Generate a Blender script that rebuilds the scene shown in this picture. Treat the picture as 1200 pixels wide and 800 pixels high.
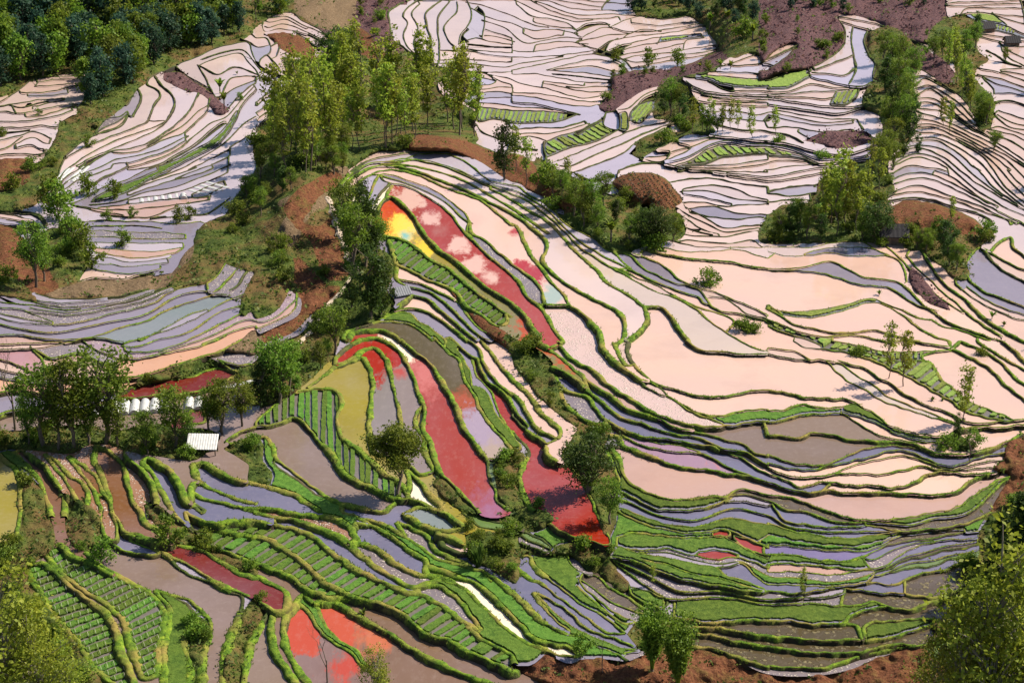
import bpy, math, random
import numpy as np
from mathutils import Vector, Matrix
from mathutils.geometry import tessellate_polygon

for o in list(bpy.data.objects):
    bpy.data.objects.remove(o)
S = bpy.context.scene
COL = S.collection
R = math.radians
# ---------------------------------------------------------------- camera, sky, sun, exposure
CAM_H, PITCH, LENS = 130.0, 22.0, 70.0
F = 1200 * LENS / 36.0
cam = bpy.data.cameras.new('camera'); camo = bpy.data.objects.new('camera', cam)
COL.objects.link(camo); S.camera = camo
cam.lens = LENS; cam.sensor_width = 36; cam.clip_start = 1; cam.clip_end = 6000
camo.location = (0, 0, CAM_H); camo.rotation_euler = (R(90 - PITCH), 0, 0)
W = bpy.data.worlds.new('World'); S.world = W; W.use_nodes = True
SUN_AZ, SUN_EL = 64.0, 46.0          # azimuth clockwise from +Y (view direction)
nt = W.node_tree; bg = nt.nodes['Background']
sky = nt.nodes.new('ShaderNodeTexSky'); sky.sky_type = 'NISHITA'; sky.sun_disc = False
sky.sun_elevation = R(SUN_EL); sky.sun_rotation = R(SUN_AZ); sky.air_density = 1.0; sky.dust_density = 4.0; sky.altitude = 1500
nt.links.new(sky.outputs[0], bg.inputs[0]); bg.inputs[1].default_value = 0.08
sl = bpy.data.lights.new('sun', 'SUN'); so = bpy.data.objects.new('sun', sl); COL.objects.link(so)
sl.energy = 5.0; sl.angle = R(0.6); sl.color = (1.0, 0.91, 0.77)
sdir = Vector((math.sin(R(SUN_AZ)) * math.cos(R(SUN_EL)), math.cos(R(SUN_AZ)) * math.cos(R(SUN_EL)), math.sin(R(SUN_EL))))
so.rotation_euler = sdir.to_track_quat('Z', 'Y').to_euler(); so.location = (200, 300, 300)
S.view_settings.view_transform = 'Standard'; S.view_settings.look = 'None'
S.view_settings.exposure = 0.72; S.view_settings.gamma = 1
S.render.engine = 'CYCLES'
# ---------------------------------------------------------------- traced layout
# bund lines: tile (c, r) of 300 x 200 photo pixels, units of 2.5 px; "*n" interpolates n lines between neighbours
LINES = '''
T 1 2
24 22 36 13.5 44 9.5 50 8 53 12 54.5 20 54 30 53 40 54 48 55 52
0 38 10 29 20 24 30 22 37 23 40 28 40 31 38 35 39 41 41 46 48 51 54 56 60 62 65 65 69 68 71 72
0 40 8 39 18 36 23 39 30 47 36 53 40 60 46 65 55 69 63 73 71 74
37 11.5 45 8 50 4.5 54 3 58 5 62 11 64 20 66 28 67.5 36 68 44 66 53
55 52 60 53 66 53 72 58 77 62 83 61
24 22 32 16 37 11.5
37 11.5 38 7 44 2 50 -1 58 -1 64 2 69 7 73 15 76 24 79 31 79 37 78 41 82 48 84 56 87 62 92 67 98 73 104 79
75 33 75 40 79 45 79 52 82 58 83 61
68 -1 73 4 80 9 85 15 89 22 93 29 96 37 100 44 105 51 108 55 109 62 112 70 113 75 120 80
83 -2 90 5 95 9 97 15 99 21 103 26 105 32 109 38 113 43 117 47 120 51
109 55 114 55 119 51
101 21 106 22 109 26 111 31 115 38 120 44 124 50 120 51
94 4 97 8 100 14 101 21
101 8 103 15 107 20 111 25 113 32 117 39 120 43
104 8 106 14 109 19 114 22 118 26 122 33 128 40
91 -2 96 3 101 7 104 8
97 -2 104 3 107 10 111 17 116 22 120 25
104 -2 110 5 115 12 120 18
71 72 72 66 70 60
70 60 76 65 82 72 87 77 84 79 78 76 71 73
0 45 5 45 8 50 9 55 16 60 25 67 33 73 40 76 52 79
8 57 14 62 22 67 28 72 33 73
0 67 8 69 17 72 24 76 30 80
40 76 50 78 58 80 66 75
T 1 1
39 10 40 6 44 2 50 -2 58 -4 66 -4
46 8 49 5 54 2 60 0 70 0.5 80 4 90 8.5 100 12 107 15 113 20 120 26
39 10 42 8 43 5 49 1 56 -2 64 -2 72 -0.5 80 2 90 6 100 10 110 15 120 20
39 10 46 8
51 15 54 10 56 5 58 2 63 2 70 4 78 7 85 10 92 15 97 19 100 24 101 29 108 33 113 38 118 42 120 44
46 8 48 12 51 15 55 17
58 2 60 5 63 6 70 7 78 11 86 16 92 21 96 27 102 33 108 39 114 44 120 49
100 24 99 28 102 33
54 28 55 22 58 16 61 13 64 12.5 68 15 72 19 76 25 80 31 86 37 93 42 99 47 106 53 113 58 120 62
55 17 58 11 62 7 63 6
61 13 62 10 64 7
54 28 58 30 62 31 70 33 76 37 82 42 90 46 96 51 103 57 110 62 117 67 120 69
62 31 64 38 66 44
66 44 73 47 80 51 88 54 94 57 98 63 106 68 113 73 118 71 117 67
66 51 73 52 80 54 88 58 95 62 100 69 106 75 114 78 120 80
66 44 66 51 70 54
70 54 78 56 85 59 92 65 97 70 103 76 110 80
70 54 73 58 80 60 86 65 92 70 98 75 104 80
73 58 60 69 65 66 72 64.5 80 66 88 71 95 76 99 80
58 70 65 67 72 67 76 71 82 74 89 80
41 79 42 76 50 73 58 71 66 71 74 73 80 77 83 80
43 80 45 76 52 75 60 75 66 78 68 80
0 64 8 60 14 57 18 50 25 46
0 74 8 71 18 65 18 54 14 57
0 55 5 55 8 52 8 47 12 42 10 36 8 32 12 28
0 40 3 37 5 40 7 45
T 2 1
-10 5 0 7 4 8 9 12 15 15 20 19 24 24 30 28 36 31 40 33 44 37 47 38
-10 7 0 11 7 14 14 19 21 25 26 30 32 36 38 40 44 44 52 47 60 51 68 54 78 60 86 65 92 70 99 75 107 80
-10 9 0 14 8 19 15 23 22 29 27 35 34 42 40 47 45 53 52 57 58 61 62 64
0 20 6 24 12 29 16 33 16 38 14 41 17 46 24 52 32 57 40 61 48 65 52 69 53 75 52 79 48 82
0 25 3 27 6 34 9 40 14 46 19 53 24 58 27 63 32 66 37 71 41 76 42 80
16 63 22 63 27 63
0 44 6 48 11 52 14 57 15 62 16 63
0 49 4 53 7 59 12 63 16 68 20 75 24 80
0 62 6 68 10 74 14 80
62 64 63 67 63 71 59 76 55 79 52 79
62 64 70 64 75 69 79 75 83 80
47 33 48 38 52 43 57 47 65 51 72 54 80 57 87 59 90 62 93 63
41 42 46 45 52 48 56 51 62 54 68 57 75 59 82 62 90 65 97 67 102 69 104 71 102 74 100 76
46 45 49 46 52 46 57 47
51 38 57 41 62 46 70 50 77 53 83 54 88 56 91 60 93 63 98 66
51 38 60 40 68 43 74 47 78 51 85 54 95 57 105 61 113 64 120 68
60 40 62 37 70 39 80 41 92 42 102 43 112 45 120 46
62 37 70 36 80 38 92 38 103 37 110 38 115 40 120 41
92 59 100 60 106 64 110 67 118 69 120 70
98 66 106 67 113 69 118 70 122 73
75 33 83 35 92 36 103 36 112 36 120 36
80 30 90 31 100 31 110 29 120 28
81 17 90 22 100 27 110 26 120 26
73 17 82 23 90 28 97 30
80 15 90 15 100 17 110 16 120 16
82 18 95 17 105 20 120 21
83 20 95 22 106 23 115 22 120 23
80 11 92 13 103 16
80 9 84 8 95 7 105 9 112 12 120 14
78 5 84 4 95 4 105 6 120 8
78 1 85 0 100 0.5 120 1
85 0 95 1 105 3 120 5
34 9 40 10 50 13 56 17 60 20 62 24
30 15 36 18 44 22 52 26
T 2 2
21 0 25 5 29 9 35 12 40 15 45 20 50 24 56 27 62 31 70 35 76 37 84 39 92 40 100 40 110 38 120 37.5
42 0 43 4 48 9 54 14 60 18 62 21 68 24 75 27 82 32 88 35 95 37 100 40
48 1 50 6 53 11 57 11
55 -1 54 5 57 11 62 16 68 20 75 22 84 25 95 26 105 25 114 23 120 23
60 18 64 19 68 21 74 26 82 31 88 34 95 35 105 33.5 114 32 120 32
82 0 88 4 98 5 108 6 120 6
107 0 113 3 120 5
12 0 18 4 24 9 30 14 36 19 42 23 48 27 55 32 62 34 70 37 76 40 84 42 92 44 100 46 108 48 113 52 120 54
19 12 25 15 32 19 36 24 42 28 47 33 55 37 62 39 70 42 80 44 90 46 98 50 106 51 113 54 120 58
30 14 33 16 36 24
19 12 22 20 28 24 35 26 39 31 43 36 48 39 56 43 65 45 75 46 85 48 93 49 100 52 108 55 114 59 120 62
22 20 24 28 30 34 37 38 42 39 45 38
45 40 49 41 55 46 62 49 72 51 82 52 90 53 98 57 106 61 115 64 120 66
48 39 58 45 70 48 80 49 88 52
45 44 50 45 52 49 58 51 65 54 72 57 80 59 90 60 100 62 110 63 120 66
46 49 50 50 52 49
46 49 50 55 52 62 56 67 64 71 72 74 82 74 92 73 100 73 104 70 109 69 116 71 120 72
44 50 47 57 50 64 50 70 55 72 62 76 70 79 80 79 90 78 100 75 103 73
100 75 108 75 120 77
44 50 46 49
0 42 4 47 8 51 7 54 5 58 4 65 5 72 8 77 12 80
0 35 5 40 12 45 16 48 16 52 20 56 26 58 32 64 35 70 38 76 39 80
0 24 4 28 8 35 12 41 17 44 21 46 16 48
0 18 5 22 10 28 14 34 20 39 23 43 21 46
-8 -3 0 4 6 10 12 17 18 25 24 32 32 38
-3 0 4 5 9 12 14 18 20 22
T 3 1
0 46 10 46 18 45 26 43 31 43 37 46 45 50 53 51 60 52 65 55 70 60 74 64 80 66
0 47 12 47 24 48 32 50 40 53 48 54 57 55 63 59 70 63 76 65 80 68 86 72 95 75 103 78 110 80
0 38 8 40 16 40 24 39 28 38.5 38 40 48 40 56 40 62 43 64 47 65 52
0 36 10 36 20 36 28 34.5 38 33 45 33.5 50 37
17 39 24 37 32 36 42 36 50 37 57 40
0 63 5 66 15 66 25 65 36 63 44 60.5 50 60 56 63 64 66 70 69 76 70
5 66 8 68 20 69 30 67 38 65 46 62 53 62.5 60 66 66 70 71 74 78 78 85 80
0 65 6 68 12 72 20 74 30 76 40 76 48 75 55 76 65 79 72 80
0 70 8 73 16 76 28 78 40 77 50 79 58 81
0 73 10 77 18 79 25 82
72 38 76 44 80 50 85 55 92 60 98 66 104 71 112 76 120 80
65 40 70 46 76 51 82 57 88 62 95 68 102 73 110 78
56 36 62 41 68 48 76 56 84 62 92 67
88 53 94 58 100 62 108 66 115 69 120 70
93 54 98 58 105 62 112 65 120 67.5
95 52 102 57 110 60 120 64
95 52 92 46 94 41 100 36 104 41 108 45 114 49 120 52
100 36 104 38 110 42 116 45 120 46.5
104 38 108 34 114 31 115 36 120 40
77 70 82 73 90 75 98 78 104 80
55 10 60 6 68 4 76 4 84 7 92 11 100 15 108 19 116 23 120 25
57 5 64 2 72 1 80 3 90 8 100 13 108 17
56 12 62 9 70 7 78 9 88 13 98 16 106 20 112 23 114 26
54 13 62 11 70 10 80 12 90 15 100 19 110 22 117 25
54 15 62 13.5 70 13 80 15 90 18 98 20 104 23 105 25 102 28 100 32
78 0 86 3 92 7 98 12 104 16
90 0 98 6 105 10 113 15 120 18
99 0 104 6 110 11 117 16
106 0 110 6 115 11 120 15
112 0 117 5 120 8
0 5 10 4 20 2 28 1
0 10 10 8 22 7
0 11 12 12 22 11
0 15 10 14 20 14
T 3 2
0 6 10 8 20 9 27 9 32 14 38 19 46 23 54 28 62 31 72 34 82 37 90 40 92 41
27 9 35 11 40 15 47 19 55 25 64 29 74 33 85 37 90 40
32 9 40 11 46 13 52 17 58 20 63 24 70 28 78 31 86 34 93 38 102 38 110 37.5 120 36.5
0 3 8 4 14 5 20 9
12 0 18 3 28 4 36 5 46 8 54 11 62 15 70 19 77 23 84 27 91 32 100 35 110 37
36 1 45 5 55 8 65 10 73 9 77 11 80 17 86 22 92 27 100 31 108 34 115 37
73 9 72 7 78 5
30 0 42 2 55 5 68 5 78 4.5 86 4
58 0 66 0 75 1 85 3 93 7 100 10 106 15 112 21 120 27
90 0 100 4 108 9 114 15 120 20
98 0 106 5 114 10 120 13
110 0 116 5 120 9
0 23 8 24 16 26 26 27 36 27 43 30 50 34 57 39 65 42 75 44 84 44 92 41 100 40 110 40 120 39
0 32.5 8 32 14 30 24 31 32 31 40 29.5 45 30
0 38 8 37 16 34.5 26 34 34 34 42 38 50 43 60 46 70 47 82 48 88 48
35 33 45 36 53 39 60 43 70 46 82 46 84 44
34 34 35 31
0 44 10 45 16 45 21 43 30 44 38 46 48 47 60 47 68 48 78 52 90 53 100 51 112 47 118 44
0 53 8 56 18 58 28 57.5 36 54 44 51 52 49 62 49 72 51 82 54 92 54 102 51 110 48
0 57 8 59 20 60 30 58 38 56 48 54 58 51 64 51 72 54 82 58 92 57 100 54 112 52
0 59 10 63 20 63.5 30 62 40 58 48 56 58 54 66 54 76 57 86 60 95 58 104 56 110 56
0 62 8 65 16 68 26 66 36 67 48 67.5 58 68.5 66 67 74 63 82 61 92 62 104 62 110 60
30 62 46 62 55 62 65 60 72 58.5 80 60 92 60 104 59
0 66 10 69 20 71 28 70 40 71 52 71 62 71 74 72 86 71 93 67 98 64 104 62
20 71 25 70 29 67
0 72 10 73 18 76 24 78 30 80
83 80 90 77 95 73 100 70 105 67 108 65 112 64
T 3 3
2 -4 8 4 18 6 30 7 40 7 50 6.5 58 8.5 62 9
0 5 8 8 18 10 30 12 42 12 55 10 65 9 75 8 85 7 94 5 103 1
27 -1 35 2 45 3.5 58 3.5 68 2 78 0 86 -1
45 3.5 46 7
0 11 10 13 20 15 32 16 44 16 52 14 58 12
0 15 10 16 20 17 32 18 44 18 52 16 60 12 68 10 80 9 92 8
0 20 10 20 20 22 30 23 38 23 44 21 50 18 58 15 68 13 78 12 88 10 98 9
0 24.5 10 24 20 25 32 26 42 27 52 26 58 23 65 18 74 15 82 13 98 12.5
0 28 12 28 25 29 35 29 45 27
44 21 46 24 48 26.5
49 30 58 28 68 26 78 25 85 22 92 21
42 27 55 27 63 23 72 21 82 18 92 17 98 15
46 33 49 30 50 27
0 34 12 34 25 35 38 34 48 33 58 34 64 32 72 29 82 27 90 24
0 37 14 38 28 36 40 36 52 38 62 38 72 40 80 40 88 37
64 32 64 38
0 43 12 43 24 43 34 44 42 44 50 42 56 44 66 46 74 43 84 40
34 44 36 36
16 38 16 43
0 51 10 51 20 53 28 52 35 52 40 48 50 45 56 44
35 52 42 54 44 60
45 59 46 53 60 51 70 50 80 51
0 58 10 59 22 60 35 60 48 60 60 58 70 55 80 51
0 63 12 65 25 66 40 66 50 64 60 62 70 63
0 72 12 73 25 73 36 70 48 66 60 64 70 63 77 61
T 2 3
0 49 5 54 10 59 18 62 26 63 32 67
0 57 6 61 14 64 22 67 30 68 32 67
0 37 5 42 10 48 17 53 25 57 33 59 40 63 48 66 53 69
10 38 16 40 23 44 29 49 34 54 42 57 50 60 57 63 61 65 53 66
10 38 15 45 20 50 27 56
0 22 3 27 8 31 14 34 22 40 30 46 38 52 46 57 53 57
0 21 8 21 10 25 15 30 22 35 28 40 34 44 42 48 48 53 53 57
33 29 40 30 45 35 52 39 60 44 66 48
33 29 32 33 38 39 45 45 52 49 60 52 66 48
26 20 32 21 38 26 36 30 28 25 26 20
0 7 8 10 14 13 18 16 18 18
0 13 8 16 16 19 18 18
46 21 54 22 62 25 70 28 78 31 88 33 100 35 110 37 120 37
46 21 48 23 55 29 62 34 70 39 78 41 90 40 100 40 112 42 120 43
49 16 60 18 72 17 80 19 88 21 97 22 105 21 112 23 120 26
49 12 56 10 68 11 80 12 90 12 98 11 106 15 113 19 120 22
49 12 49 16
50 -2 56 0 64 3 74 6 84 7 94 5 100 3 110 4 120 6
50 0 60 5 72 8 82 10 92 9 98 8 103 9 110 12 120 16
94 9 96 8 101 8.5 102 11 98 12 94 11 94 9
104 11 112 13 120 17
104 12 108 16 114 19 120 20
86 20 89 18 98 18 106 20 104 22
55 35 60 36 68 39 73 42 70 45 62 42 56 38 55 35
71 40 72 48 80 50 90 52 105 51 120 51
76 42 76 49
84 54 95 54 105 56 120 58
85 57 95 58 105 61 120 63
85 63 95 64 105 68 115 71 120 73
54 18 64 20 75 22 85 24 95 26 100 30 108 32 118 36
95 26 103 25 108 24 112 28 118 33
T 1 3
-5 -2 10 -1 20 1 30 2 38 3 43 6 46 11 47 13 44 15
0 1 10 2.5 20 4 27 7 34 9 40 12 44 16
44 15 50 15 57 18 64 23 72 28 80 30 86 31 92 33 97 36
44 16 48 19 55 25 63 30 70 34 75 35 82 33 88 31
0 4 8 6 18 8 26 11 33 17 40 22 47 27 53 30 62 34 72 38 80 40 87 44 95 50 102 56 108 61 116 65 120 67
0 11 8 14 16 19 24 25 31 32 38 36 44 39 50 41
40 40 50 41 58 43 66 46 74 52 80 57 90 60 97 64 104 67 112 71 120 75
0 24 8 27 16 30 22 35 28 38 34 40 40 40
75 35 82 34 88 36 95 41 100 47 104 53 105 56 99 52
80 25 88 28 96 31 103 33 109 38 114 43 120 49
80 25 80 29 88 31 96 35 100 38 105 43 110 48 115 53 120 57
47 5 55 7 64 12 72 18 80 23 80 25
47 5 45 8
40 0 48 3 55 7
48 3 55 4 62 7 70 12 78 17 84 22 92 24 98 25
66 5 74 8 80 11 83 16 86 19 92 22 98 24
66 5 70 12
86 11 92 12 98 15 104 18 96 19 88 16 86 11
107 28 113 32 120 38
98 25 103 27 107 28 110 33
97 0 106 3 114 5 120 6
105 7 112 8 120 7
105 7 97 0
69 1 76 5 83 8 88 9 99 8
69 1 76 -2 84 -1 92 3 99 8
0 30 8 34 14 38 15 43 13 46 8 46 3 43 0 40
0 57 3 52 5 48 8 46
8 46 7 56 8 63 12 70 17 77 20 82
18 43 14 50 13 60 16 68 22 77 25 82
18 42 24 46 28 52 32 58 38 62 45 66 50 72 56 77 62 82
27 43 31 50 35 57 42 62 48 66 54 74 60 80
27 43 33 42 40 44 47 48 54 52 62 57 70 62 78 67 88 72 98 76 108 80
18 43 22 39 27 43
T 0 3
10 -1 8 8 6 15 3 22 0 28
13 26 18 24 22 25 28 30 34 36 41 41 48 46 53 52 55 59 57 66 60 73 63 80
13 26 16 33 22 43 28 51 34 58 40 66 44 73 50 78 54 81
22 20 26 26 33 32 41 38 50 43 57 50 60 57 62 65 65 72 66 77 70 78 74 76
22 20 25 17 28 15 33 20 42 24 52 29 62 34 70 38 75 43 77 49 76 56 75 62 74 68 74 76
73 37 74 39 79 44 79 50 78 58 77 66 77 80
73 37 80 39 87 43 91 48 90 53 87 57 86 62 88 68 89 75 89 82
40 19 44 16 48 13 54 16 62 19 70 20 78 20 82 24 88 29 97 32 105 35 112 39 114 42 112 49 109 56 106 64 104 72 104 82
40 19 47 25 54 29 63 34 70 37
80 39 88 41 93 45 98 50 99 56 96 64 95 72 95 82
52 0 56 5 58 9 65 11 72 13 77 12
66 0 68 5 73 8 77 10 77 12
47 0 48 7 50 12 54 13 55 7 53 1
57 10 62 14 70 17 78 20 85 23 92 27 100 32 108 36 116 39 120 42
57 10 65 12 72 14 80 15 90 17 98 20 106 25 113 29 120 31
87 0 92 3 100 5 110 4.5 120 4
87 0 88 5 92 9 98 8 106 9 113 11 120 11.5
92 9 96 14 102 17 108 19 114 22 120 25
114 82 116 68 118 62 120 57
80 1 84 3 87 6 90 9
T 0 2
0 4 8 3.5 20 3 30 1 38 -1
0 8 8 11 17 15 24 16
0 17 8 18 14 19
0 24 8 23 14 24
0 34 8 32 14 33
55 8 62 8 70 7 80 5 90 3 100 0 106 -3
54 17 60 17 70 15 80 12 88 9 95 7 103 5 112 0
103 9 112 11 120 11
108 13 114 14 120 13
103 9 108 13
55 23 60 22 75 19 88 17 97 14 105 13 113 14.5
55 27 66 26.5 74 25 85 25 97 22 105 19 113 15
82 36 90 33 96 32
86 39 96 38 96 32
0 54 4 57 8 61 9.5 68 9.5 75 10 80
6 52 13 58 18 65 21 72 24 81
6 52 11 51 16 55 21 58 24 63 28 68 30 73 30 81
21 53 27 57 33 63 39 67 41 72 40 81
21 53 25 58 31 66 36 75 37 81
32 54 40 59 45 63 47 68 48 71 51 74 53 81
32 54 38 62 44 70 47 78 47 81
45 49 52 52 57 57 59 63 61 70 62 75 66 80
45 49 44 56 48 63 50 70 52 76
59 54 66 60 71 66 73 73 74 80
69 54.5 75 57 80 61 84 67 86 73 92 78 95 81
69 54.5 67 57 72 63 76 71 80 78 82 82
90 58 95 57 101 60 108 64 115 66 120 67
90 58 92 63 95 67 101 70 108 73 115 75 120 76
89 70 94 73 100 75 110 77 120 80
95 67 91 66 89 70 90 75 96 79
T 0 1
34 16.5 45 18 60 18.5 75 17 88 15.5 98 14
48 21 60 22 70 22 78 19 83 17
46 17.5 49 17 60 16 75 14 88 13 99 12.5
36 17 45 19 58 21
40 24 50 23.5 60 24 70 24 83 25 94 24
40 24 36 29 45 28 60 29 75 29 87 30
36 29 37 31 50 31 65 32 87 32
40 33.5 55 34 70 34 86 34
43 36 55 37 68 38 80 37 86 36
44 38 55 40 65 41 80 39 85 37
42 41 52 41 60 43 72 42 80 41
42 44 52 44 60 45 72 44 79 43
43 46 55 48 66 48 75 46
37 52 42 50.5 50 50 58 51 64 49 72 48.5
37 52 34 54 40 56 45 52
18 58 25 60 35 60 45 60 55 59 62 57 70 55.5
*3
12 66 22 67 32 68 45 66 55 64 65 62 73 59 80 56 86 54
0 57 6 59 12 61 18 62
0 64 10 65 17 68 25 71
0 69 8 71 18 72 30 72 42 70 52 67 62 65 72 62 78 58 86 55 92 54 97 53
0 77 10 77 22 79 35 79 47 77 55 74 63 72 70 70 77 66 85 63 95 60 98 59 104 58 109 59
65 80 75 75 82 71 90 67 97 65
58 81 68 78 78 75 88 71 96 67 104 62 112 59 120 56
85 81 95 76 105 71 113 67 120 64
95 81 105 77 113 74 120 72.5
97 53 102 49 106 43 107 37 111 32 116 28
97 53 98 59
117 30 116 38 112 45 106 52 99 58
107 57 112 53 115 48 120 45
26 8 27 10 30 4 36 0 40 -3
30 9 36 5 44 2 52 -1
28 15 36 11 44 6 52 2 60 -2
27 17 38 14 48 8 58 5 68 0
44 13 54 8 64 4 74 0
43 15 52 13 62 9 72 3 80 0
60 12 70 8 80 5 92 2 100 -1
60 14 72 12 84 10 95 6 107 1
58 11 70 6 82 2 92 -1
90 11 97 8 105 5
91 13 97 12 100 10 106 7
0 18 10 19 18 21 22 25
*6
0 27 8 28 15 30 20 34
0 10 4 12 5 16 2 18 0 18
T 0 0
30 75 36 71 45 67 55 63 63 60 69 57 72 50 75 45 73 42 69 40 70 37 73 35 78 33
27 85 28 80 30 75
36 78 45 73 55 69 65 65 73 61 78 57 81 52 82 48 80 44 76 41 74 38
38 80 42 77 52 71 60 70 70 67 76 63 83 58 88 53 91 48 93 44
52 71 54 72 65 71 76 66 85 63 92 57 97 52 98 48
69 57 77 57
53 77 62 76 72 73 80 70 87 66
60 80 72 78 82 73 92 67 100 60 105 57
68 80 80 76 92 70 100 65 106 59 111 52
78 80 90 74 100 69 106 63 110 57 113 50 117 45 120 42
78 33 84 30 92 27 100 23 108 21 116 20 118 24 120 29
93 31 100 28 112 25 116 29 120 33
93 31 96 36 99 42 101 46
83 32 90 37 97 41
101 46 104 45 106 40 108 37 113 36 120 36
107 51 112 45 117 41 120 39
14 38 25 36 38 34 51 33
*8
0 57 12 57 24 55 34 52
14 38 8 43 0 48
0 60 10 60 20 59 27 60
0 66 8 64 16 62 24 65
*2
0 73 10 72 18 73 22 71
44 63 50 56 56 55 60 52 58 58 50 62 44 63
30 74 38 67 48 62 56 59 60 54
60 49 64 42 66 47 62 55
88 80 96 76 104 72 110 68 116 64
82 84 92 80 100 77 108 73
T 1 0
72 0 66 3 62 6 63 13 64 19 70 23 77 28 82 30
76 0 70 5 69 8 71 11 69 17 71 22 75 26
77 2 73 6 75 11 76 14 74 19 75 24 78 28
86 1 80 6 80 12 82 19 82 26
90 2 86 7 85 13 86 21 86 27
94 0 94 6 90 10 88 14 91 20 93 22
99 0 101 7 99 13 96 16 95 21
95 21 98 20 100 20 97 17 100 14
104 3 107 7 107 12 106 18
103 18 112 20 120 21
107 14 114 16 120 18
96 23 106 24 120 25
88 24 98 24 110 26 120 27
86 28.5 98 28 110 29 120 29.5
85 31 95 33 108 34 120 34
101 4 108 8 115 10 120 11
86 38 92 35 100 34 108 35 114 38 120 40
88 39 97 40 102 43 105 44
96 37 102 40 108 40 112 39
95 46 105 44 113 43 120 44
86 38 88 39 90 43 96 46 104 50 112 51 120 52
102 47 110 46 120 46
104 50 104 57 112 56 120 58
0 48 6 44 14 41 24 40 34 39
0 50 5 46 14 43 24 42 33 41
0 53 8 48 18 45 26 43 35 43
0 56 8 51 18 48 26 45 34 46
0 59 8 54 14 50 24 48 32 49
-2 36 8 37 18 38 28 38 34 37
0 18 5 18 7 22 6 25 2 28 2 31 8 34 16 37
2 28 5 26 9 30 12 34
7 22 11 20 10 26 7 28
3 9 4 15 10 14 20 15 28 18 33 21
*3
3 9 6 8 16 6 22 10 28 13 34 17
T 2 0
2 2 10 8 18 9 26 11 30 14
*5
0 27 10 27 22 26 32 25 38 24
-2 0 8 0 18 1 28 4 40 5 56 5
8 0 16 4 24 7 32 9 40 9 50 8
32 0 40 1 56 2
44 1 42 4
46 13 52 10 60 8 70 9 80 8 88 7
30 20 36 16 44 13 55 15 65 15 78 13 90 11
56 11 68 12 80 11 88 10
30 14 36 11 44 11 46 13
38 25 45 20 52 18 60 17 70 16 82 14 92 12
*3
52 28 60 26 72 25 84 23 98 21
56 32 66 30 78 28 90 26 98 24
30 20 36 22 42 24 52 28 56 32
52 18 55 16 62 14 70 15
44 24 46 20 50 18
68 21 70 17
80 24 82 19 90 18
16 33 28 30 38 28 46 29 54 33 50 37
10 31 24 28 34 26 42 26 50 29 54 33
16 33 28 34 40 35 50 37
0 33 10 31 20 29
0 35 12 35 24 37 36 39 50 38
*4
0 45 12 46 24 49 34 50 42 49
0 48 12 49 24 52 32 54
0 52 10 52 22 53 32 54
0 58 12 58 22 57 30 54
0 61 14 60 24 60 34 57
0 65 8 64 16 66
15 67 22 64 32 61 42 56 44 53
16 74 26 70 38 67 46 63 50 61
15 67 15 71 16 74 15 78
30 64 36 60 42 57
15 78 28 73 40 68 50 64 60 60 74 57
26 82 40 77 50 73 60 66 68 62 76 58
44 53 50 53 50 61 43 59 44 53
50 53 54 53 54 61 50 61
55 57 56 52 62 48 68 48 64 54 60 58 55 57
57 52 62 46 68 44 72 44
80 36 90 37 100 40 110 41 120 41
92 34 105 34 120 35
86 35 100 36 120 38
80 37 86 41 98 44 120 44.5
92 38 99 42 104 43 103 40
84 42 96 45 120 46
*2
84 47 100 49 120 50
85 56 105 56 120 57
60 75 66 71 76 66 84 63 98 64 115 66 120 66.5
60 75 70 76 74 71 66 71
70 76 80 72 84 69 78 67
76 78 84 75 92 70 100 68 110 69 120 69
84 69 92 66 98 65
80 78 90 77 98 74 108 73 120 72
90 78 105 77 120 75
50 80 60 77 70 77 76 78 84 80
96 32 108 28 114 26 120 24
98 30 106 31 120 30
T 3 0
32 8 45 10 55 13 66 18 74 22
32 8 36 14 36 20 32 25 26 29 18 33
34 10 40 12 47 14 54 16
40 12 39 18 40 25 41 33 38 40
47 14 45 19 47 25 50 30 49 36
22 33 30 30 40 26
20 33 20 36 28 38 36 40 43 41 48 39
0 38 8 35 15 33 20 33
0 42 10 41 18 37 20 36
0 45 12 44 22 43 32 43 43 41
29 49 32 43
43 41 41 46 36 49 29 49
0 46 14 48 28 50 40 50 52 48
0 49 14 51 28 53 36 53 45 50
4 52 16 54 30 56 42 56
0 54 12 57 25 59 40 58
0 60 12 60 25 62 40 61
14 62 22 66 32 64 40 62
0 69 8 71 16 73 24 77
0 73 14 74 22 77
-2 80 12 78 24 77 36 76 46 75
-2 66 12 68 25 72 38 72 48 69 52 66
66 67 68 62 70 56 68 50 70 46 68 42 67 35 72 33 78 37 84 41 90 45 94 50 98 57
69 41 73 37 80 40 88 44
69 45 76 42 84 47 92 54 98 60 106 66
68 47 76 46 84 50 92 57 100 62
69 51 80 52 88 56 96 61 104 65 112 70 120 75
69 56 78 57 88 61 98 66 108 71 120 78
68 60 78 60 88 64 98 69 108 75 114 80
68 62 80 63 90 67 100 73 106 80
64 67 78 66 88 71 96 78
66 67 60 74 58 80
60 74 66 70 74 70 84 75 90 80
59 78 68 74 76 75 84 79
106 44 115 44 120 45
104 50 108 56 114 60 120 61
108 52 114 54 120 56
104 61 114 63 120 66
98 32 108 34 120 38
97 35 108 37 120 41
100 36 106 42
83 2 95 1 108 1 120 0
84 3 96 3 108 2 120 2
90 7 94 4 110 4 120 4
90 7 98 6 108 7 120 8
100 10 110 12 120 16
102 14 110 15 120 18
105 6 112 12
119 3 120 8
110 24 114 28 120 31
109 33 120 32
102 18 110 20 116 22 120 22
T 0 2
14 2 20 9 24 16 40 17 54 17
14 19 30 19 54 17.5
14 24 30 24 55 23
14 33 30 32 44 30 55 27
38 -1 45 4 55 8
55 8 54 17
55 23 55 27
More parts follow.
